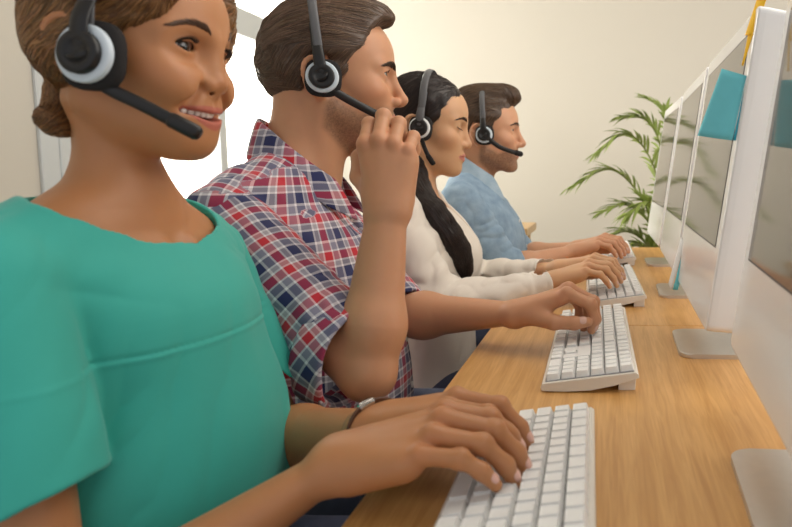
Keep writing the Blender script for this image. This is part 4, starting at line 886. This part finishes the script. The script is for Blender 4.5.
    ps = poly_sd([(.16, .110), (.100, .104), (.080, .086), (.066, .058), (.052, .034), (.040, .020), (.030, .004), (.020, -.020), (.008, -.024), (-.002, .0), (-.010, -.02), (-.030, -.045), (-.060, -.085), (-.10, -.11), (-.18, -.11), (-.18, .24), (.16, .24)])
    H.i(W(lambda P: ps(P[:, 0], P[:, 2])), .01)
    pt = [fr.w((-.070, -.02, -.030)), V(-.475, 1.545, 1.05), V(-.440, 1.490, .985), V(-.395, 1.470, .930), V(-.355, 1.478, .865), V(-.340, 1.488, .810), V(-.345, 1.490, .775)]; pp = spline(pt, 14)
    H.u(chain(pp, list(np.linspace(.034, .031, 10)) + [.027, .021, .013, .005], .01), .02); H.disp = lambda P: .0016 * noise3(fr.l(P) * V(20, 120, 60)) + .003 * noise3(P * 38)
    def flow(P):
        q = fr.l(P); t = V(-.085, -.01, -.04) - q; k = np.linalg.norm(P[:, None] - pp[None], axis=2).argmin(1); k = np.clip(k, 0, 12); tail = (P[:, 2] < 1.075) | (q[:, 2] < -.055); return np.where(tail[:, None], (pp[k + 1] - pp[k]) / .02, fr.d(t / np.linalg.norm(t, axis=1)[:, None]))
    hair_mesh('hair', H, .0025, (-.66, 1.40, .74), (-.28, 1.76, 1.30), fr, flow, (.026, .015, .012), o, 4600, 10, .0075, .0007, 31, dark=.4)
    HS = Solid(); head_ops(HS, fr, **cfg); brows(fr, HS, o, (.05, .03, .022), th=.0042, z0=.0365, arch=.005, n=200, seed=6); lashes(fr, o, closed=True, n=24, ln=.0085, lw=.0010)
    legs(o, (-.47, 1.575), -.06, .50, .80); rebase(o, (-.47, 1.575, .44)); stool(-.48, 1.575, .41, 'dark stool under the person in the cream blouse')
    headset(fr, 'black headset with a lowered boom, on the long-haired woman', (.010, -.094, .004), [(.022, -.094, -.035), (.036, -.090, -.060), (.048, -.086, -.076)], lean=-.02, bandw=.0085, rs=.92, top=.150, ring='paper', bar=.0052, mic_len=.026, cr=.0215, slider='grey')
# ================================================================ the man in denim
def man_in_denim():
    fr = Frame((-.392, 2.036, 1.143), yaw=6, pitch=1, scale=1.04); cfg = dict(fem=0, smile=0, eye=.6, gaze=(0, -.1))
    tf = Frame((-.410, 2.035, 0), yaw=6); nb = V(-.425, 2.035, .99)
    st = np.array([(.47, 0, 0, .125, .175), (.65, .01, 0, .115, .160), (.80, .012, 0, .118, .172), (.88, .002, 0, .112, .182), (.935, -.006, 0, .092, .175), (.97, -.012, 0, .070, .130), (1.0, -.014, 0, .055, .07)])
    RS, LS, RE, LE = (-.425, 1.855, .940), (-.445, 2.215, .940), (-.300, 1.88, .745), (-.300, 2.19, .745); RW, LW = (-.112, 2.035, .786), (-.100, 2.14, .786)
    S = Solid(); head_ops(S, fr, **cfg); S.u(rcone(fr.w((-.012, 0, -.04)), nb, .056, .060), .03); S.u(rcone(fr.w((-.03, 0, .0)), nb + V(-.02, 0, 0), .050, .056), .03); S.u(infr(loft(st), tf), .02)
    for sh, s in ((RS, -1), (LS, 1)): S.u(rcone(nb + V(-.012, s * .03, .010), V(*sh) + V(-.005, 0, .008), .040, .042), .04)
    arm_ops(S, RS, RE, RW, 1.0, hu=V(.3, 1, 0)); arm_ops(S, LS, LE, LW, 1.0, hu=V(.3, 1, 0)); hr = Frame(RW, yaw=8, pitch=-20, roll=0, scale=1.02); hl = Frame(LW, yaw=0, pitch=-20, scale=1.02); th = [(.80, .52, -.35), (.93, .15, -.35), (.95, -.10, -.30), (.1, .5, .9)]
    cu = [(30, 34, 14, 5), (32, 36, 16, 1), (34, 38, 16, -3), (34, 34, 14, -9)]; n1 = hand_ops(S, hr, 1, cu, th); n2 = hand_ops(S, hl, -1, cu, th)
    o = body_mesh(S, .0026, (-.62, 1.70, .44), (.10, 2.36, 1.33), fr, cfg, (.62, .325, .190), (.50, .22, .16), (.08, .06, .04), n1 + n2, (.68, .44, .36), [hr.w(p[:3]) for p in FING], beard=((.11, .060, .036), .75, stubble))
    tag(o, 'bearded person in a blue denim shirt typing at the far end of the desk', 'person')
    sb = st.copy(); sb[:, 3] += [.03, .026, .020, .016, .014, .013, .012]; sb[:, 4] += [.02, .02, .018, .014, .012, .014, .016]; B = Solid(); B.u(infr(loft(sb, 2.2), tf), .02)
    for sh, s in ((RS, -1), (LS, 1)): B.u(rcone(nb + V(-.014, s * .03, .012), V(*sh) + V(-.006, 0, .010), .050, .058), .04)
    def hole(P):
        q = P - nb; r = np.sqrt((q[:, 0] / .064) ** 2 + (q[:, 1] / .064) ** 2); d1 = np.maximum((r - 1) * .06, -(q[:, 2] + .03)); wv = np.maximum(np.abs(q[:, 1] - q[:, 0] * .1) - np.clip(.032 + q[:, 2] * .36, 0, .05), np.maximum(.02 - q[:, 0], -q[:, 2] - .09)); return np.minimum(d1, wv)
    B.s(hole, .003); B.disp = lambda P: folds(P, (.3, .2, 1), 14, .0035, seed=12)
    v, f = B.mesh(.003, (-.62, 1.72, .47), (-.22, 2.35, 1.06)); M = Mesh(); M.add(v, f); sh_ = M.build('shirt', M_['denim'], o)
    for sh, el, wr in ((RS, RE, RW), (LS, LE, LW)):
        A = Solid(); A.u(rcone(sh, el, .066, .060), 0); A.u(sleeve(el, wr, .16, .060, .056, .005), .02); A.disp = lambda P, sh=sh, el=el: folds(P, (.3, 1, .2), 22, .0045, seed=14)
        v, f = A.mesh(.003, np.minimum(V(*sh), V(*el)) - .10, np.maximum(V(*sh), V(*el)) + .12); M = Mesh(); M.add(v, f); M.build('sleeve', M_['denim'], sh_)
    collar(Frame(nb, yaw=10), (0, 0), .0680, .036, .044, .012, .026, M_['denim_light'], sh_, open_=44, drop=.046)
    for z in (.88, .80):
        p = tf.w((.25, .0, z))
        for _ in range(60): p = p - tf.d((1, 0, 0)) * max(B.ev(p[None])[0], -.01) * .8
        button(p + tf.d((.001, 0, 0)), tf.d((1, 0, 0)), sh_)
    H = Solid(); W = lambda g: infr(g, fr); H.u(W(ell((-.004, 0, .054), (.102, .082, .090))), 0); H.u(W(ell((.052, 0, .122), (.060, .056, .038))), .025); H.u(W(ell((-.02, 0, .120), (.06, .06, .034))), .03)
    ps = poly_sd([(.16, .112), (.112, .108), (.090, .094), (.072, .070), (.062, .050), (.042, .040), (.033, .016), (.030, -.022), (.013, -.022), (.007, .010), (-.003, .036), (-.022, .038), (-.034, .018), (-.034, -.016), (-.045, -.040), (-.075, -.048), (-.18, -.045), (-.18, .24), (.16, .24)])
    H.i(W(lambda P: ps(P[:, 0], P[:, 2])), .008); H.disp = lambda P: .003 * noise3(fr.l(P) * V(16, 70, 70))
    def flow(P): q = fr.l(P); return fr.d(np.stack([-np.ones(len(P)) + .6 * (q[:, 0] > .06), -.0 * q[:, 1], .9 * (q[:, 0] > .05) - .35 * (q[:, 0] < .0) - 1.4 * (np.abs(q[:, 1]) > .06) * (q[:, 2] < .07)], 1))
    hair_mesh('hair', H, .0028, fr.o - .17, fr.o + .19, fr, flow, (.115, .068, .040), o, 2600, 8, .006, .0006, 41)
    HS = Solid(); head_ops(HS, fr, **cfg); brows(fr, HS, o, (.07, .042, .028), th=.007, z0=.0355, arch=.0035, n=130, seed=8)
    legs(o, (-.41, 2.035), -.02, .53, 1.0); rebase(o, (-.41, 2.035, .44)); stool(-.42, 2.035, .44, 'dark stool under the person in denim')
    headset(fr, 'black headset with the boom at the lips, on the man in denim', (.012, -.094, .002), [(.050, -.094, -.028), (.085, -.080, -.042), (.118, -.046, -.050)], lean=-.08, bandw=.0075, rs=.90, top=.146, bar=.0066, cr=.0205)
woman_in_teal(); man_in_plaid(); woman_in_cream(); man_in_denim()
# ---------------------------------------------------------------- plants, side table and paper notes
def leaflet(M, p, d, side, up, L, w, droop):
    """one narrow folded leaf"""
    d, side, up = unit(d), unit(side), unit(up); t = np.linspace(0, 1, 6); v = []
    for u in t:
        c = p + d * L * u - V(0, 0, 1) * droop * L * u * u; ww = w * math.sin(math.pi * (.12 + .88 * u) ** .75) if u < 1 else .0003
        v += [c - side * ww + up * ww * .45, c, c + side * ww + up * ww * .45]
    f = [[3 * i + k, 3 * i + k + 1, 3 * i + k + 4, 3 * i + k + 3] for i in range(5) for k in (0, 1)]; M.add(v, np.array(f))
def frond(parent, P, nl, L, seed):
    rng = random.Random(seed); q = spline(P, 40); M = Mesh(); v, f = tube(q, np.linspace(.006, .0018, 40), 6); add_multi(M, v, f); s = M.build('frond', M_['stem'], parent); M = Mesh()
    for i in range(nl):
        u = .22 + .78 * i / (nl - 1); k = min(int(u * 39), 38); T = unit(q[k + 1] - q[k]); S = unit(np.cross(T, V(0, 0, 1))); U = np.cross(S, T); l = L * (.45 + .75 * math.sin(math.pi * min(1, (.25 + .72 * u)) ** 1.0)) * rng.uniform(.85, 1.1)
        for s_ in (-1, 1): leaflet(M, q[k], T * (.55 + .6 * u) + S * s_ * (.85 - .3 * u) + U * rng.uniform(.1, .4), np.cross(T * .6 + S * s_, U), U, l, .0105, rng.uniform(.15, .5))
    M.build('leaflets', M_['leaf'], s)
def pot(parent, x, y, h, r0, r1):
    prof = [(0, .0), (r0, .0), (r0 + (r1 - r0) * .5, h * .5), (r1, h), (r1 - .012, h), (r1 - .016, h - .03), (0, h - .03)]; n = 40; M = Mesh(); v = np.array([(x + r * math.cos(a), y + r * math.sin(a), z) for r, z in prof for a in np.linspace(0, 2 * np.pi, n, endpoint=False)])
    f = np.array([[i * n + j, i * n + (j + 1) % n, (i + 1) * n + (j + 1) % n, (i + 1) * n + j] for i in range(len(prof) - 1) for j in range(n)]); M.add(v, f); M.build('pot', M_['pot'], parent)
    M = Mesh(); v = np.array([(x, y, h - .022)] + [(x + (r1 - .017) * math.cos(a), y + (r1 - .017) * math.sin(a), h - .026) for a in np.linspace(0, 2 * np.pi, n, endpoint=False)]); M.add(v, np.array([[0, 1 + j, 1 + (j + 1) % n, 1 + (j + 1) % n] for j in range(n)])[:, :3]); M.build('soil', M_['soil'], parent)
def palm():
    r = empty('potted_palm', (.28, 3.15, 0), label='potted palm with feathery arching fronds beyond the end of the desk', cat='plant'); c = V(.28, 3.15, .34)
    pot(r, .28, 3.15, .36, .13, .17)
    for k, P in enumerate([[(.25, 3.12, .62), (.17, 3.10, .885), (.012, 3.05, 1.045), (-.185, 3.0, .955)], [(.27, 3.14, .70), (.22, 3.10, 1.04), (.09, 3.05, 1.21), (-.06, 3.0, 1.11)], [(.29, 3.16, .75), (.25, 3.12, 1.13), (.175, 3.1, 1.275), (.06, 3.06, 1.285)],
                            [(.26, 3.12, .55), (.20, 3.08, .78), (.09, 3.02, .88), (-.03, 2.98, .85)], [(.25, 3.10, .48), (.19, 3.05, .68), (.08, 3.0, .76), (-.05, 2.96, .70)], [(.27, 3.10, .45), (.22, 3.02, .64), (.12, 2.95, .70), (.0, 2.90, .62)], [(.27, 3.12, .5), (.25, 3.02, .80), (.18, 2.93, .90), (.08, 2.86, .84)],
                            [(.29, 3.16, .7), (.30, 3.18, 1.1), (.27, 3.22, 1.32), (.18, 3.28, 1.40)], [(.30, 3.16, .6), (.38, 3.2, 1.0), (.52, 3.25, 1.2), (.68, 3.3, 1.12)], [(.30, 3.14, .6), (.40, 3.08, .95), (.55, 3.0, 1.1), (.70, 2.95, 1.0)], [(.30, 3.18, .6), (.36, 3.32, .95), (.42, 3.48, 1.1), (.48, 3.62, 1.05)]]):
        frond(r, [c + V((k % 3 - 1) * .02, (k % 2) * .02, 0)] + [V(*p) for p in P], 26 if k < 3 or k > 6 else 24, .150, 50 + k)
    for o in kids(r):
        if o.type == 'MESH': o.data.transform(mathutils.Matrix.Translation((-.28, -3.15, 0)))
def leafy():
    x, y = -.84, 3.42; r = empty('potted_plant', (x, y, 0), label='leafy green plant on the floor behind the denim-shirted man', cat='plant'); pot(r, x, y, .34, .12, .16); rng = random.Random(5)
    for k in range(16):
        a = rng.uniform(0, 2 * math.pi); h = rng.uniform(.75, 1.03); e = V(x + .09 * math.cos(a), y + .12 * math.sin(a), h - .06); q = spline([V(x, y, .32), V(x + .04 * math.cos(a), y + .03 * math.sin(a), h * .65), e], 14); M = Mesh(); v, f = tube(q, np.linspace(.005, .002, 14), 6); add_multi(M, v, f); s = M.build('stem', M_['stem'], r)
        M = Mesh(); d = V(math.cos(a), math.sin(a) * .8, rng.uniform(.1, .6)); leaflet(M, e, d, np.cross(d, V(0, 0, 1)), V(0, 0, 1), rng.uniform(.09, .12), rng.uniform(.022, .03), .5); M.build('leaf', M_['leaf2'], s)
    for o in kids(r):
        if o.type == 'MESH': o.data.transform(mathutils.Matrix.Translation((-x, -y, 0)))
def side_table():
    x0, x1, y0, y1, h = -.86, -.345, 2.74, 3.10, .795; cx, cy = (x0 + x1) / 2, (y0 + y1) / 2; r = empty('side_table', (cx, cy, 0), label='pale wooden side table behind the denim-shirted man', cat='table'); a, b = (x1 - x0) / 2, (y1 - y0) / 2
    boxobj('table_top', (-a, -b, h - .036), (a, b, h), M_['oak2'], r, bevel=.004)
    for sx in (-1, 1):
        for sy in (-1, 1): boxobj('leg', (sx * (a - .045) - .020, sy * (b - .04) - .020, 0), (sx * (a - .045) + .020, sy * (b - .04) + .020, h - .0365), M_['oak2'], r, bevel=.003)
    boxobj('apron', (-a + .07, -b + .03, h - .10), (a - .07, -b + .048, h - .0365), M_['oak2'], r)
def sheet(name, c, m, label, bulge=(0, 0, 0), th=.0006, n=10):
    """a small paper note from its four corners (top left, top right, bottom right, bottom left)"""
    c = np.array(c, float); M = Mesh(); v = []
    for i in range(n + 1):
        for j in range(n + 1): u, w = j / n, i / n; v.append((c[0] * (1 - u) + c[1] * u) * (1 - w) + (c[3] * (1 - u) + c[2] * u) * w + V(*bulge) * math.sin(math.pi * u * .9) * (.35 + .65 * w))
    v = np.array(v); o_ = v[0].copy(); f = np.array([[i * (n + 1) + j, i * (n + 1) + j + 1, (i + 1) * (n + 1) + j + 1, (i + 1) * (n + 1) + j] for i in range(n) for j in range(n)]); M.add(v - o_, f); o = M.build(name, m); o.location = o_
    s = o.modifiers.new('thickness', 'SOLIDIFY'); s.thickness = th; s.offset = 0
    if label: tag(o, label, 'sticky note')
    return o, o_
palm(); leafy(); side_table()
o, p = sheet('sticky_note', [(0.1567, 0.9290, 1.178), (0.1870, 0.9085, 1.165), (0.1705, 0.9085, 1.078), (0.1247, 0.9290, 1.086)], M_['cyan'], 'square cyan paper note sticking out from the edge of a screen', (-.004, -.004, 0))
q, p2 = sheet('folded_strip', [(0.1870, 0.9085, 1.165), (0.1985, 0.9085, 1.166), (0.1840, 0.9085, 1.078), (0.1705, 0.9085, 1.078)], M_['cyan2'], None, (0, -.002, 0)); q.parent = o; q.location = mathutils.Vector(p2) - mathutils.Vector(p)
o, p = sheet('sticky_note', [(0.2025, 0.9260, 1.272), (0.2115, 0.9075, 1.268), (0.1970, 0.9075, 1.218), (0.1870, 0.9260, 1.222)], M_['yellow'], 'yellow paper note curling off the top corner of a screen', (-.004, -.002, 0))
q, p2 = sheet('curled_tip', [(0.1905, 0.9200, 1.226), (0.1945, 0.9075, 1.222), (0.1825, 0.9075, 1.178), (0.1812, 0.9100, 1.180)], M_['yellow'], None, (-.002, 0, 0)); q.parent = o; q.location = mathutils.Vector(p2) - mathutils.Vector(p)
o, p = sheet('sticky_note', [(0.1520, 1.3590, .900), (0.1570, 1.3360, .890), (0.1310, 1.3190, .795), (0.1270, 1.3390, .812)], M_['paper'], 'small white paper note at the lower corner of a screen', (-.004, 0, 0))
q, p2 = sheet('cyan_side', [(0.1570, 1.3350, .888), (0.1600, 1.3260, .858), (0.1420, 1.3140, .796), (0.1320, 1.3170, .796)], M_['cyan'], None, (0, -.001, 0)); q.parent = o; q.location = mathutils.Vector(p2) - mathutils.Vector(p)
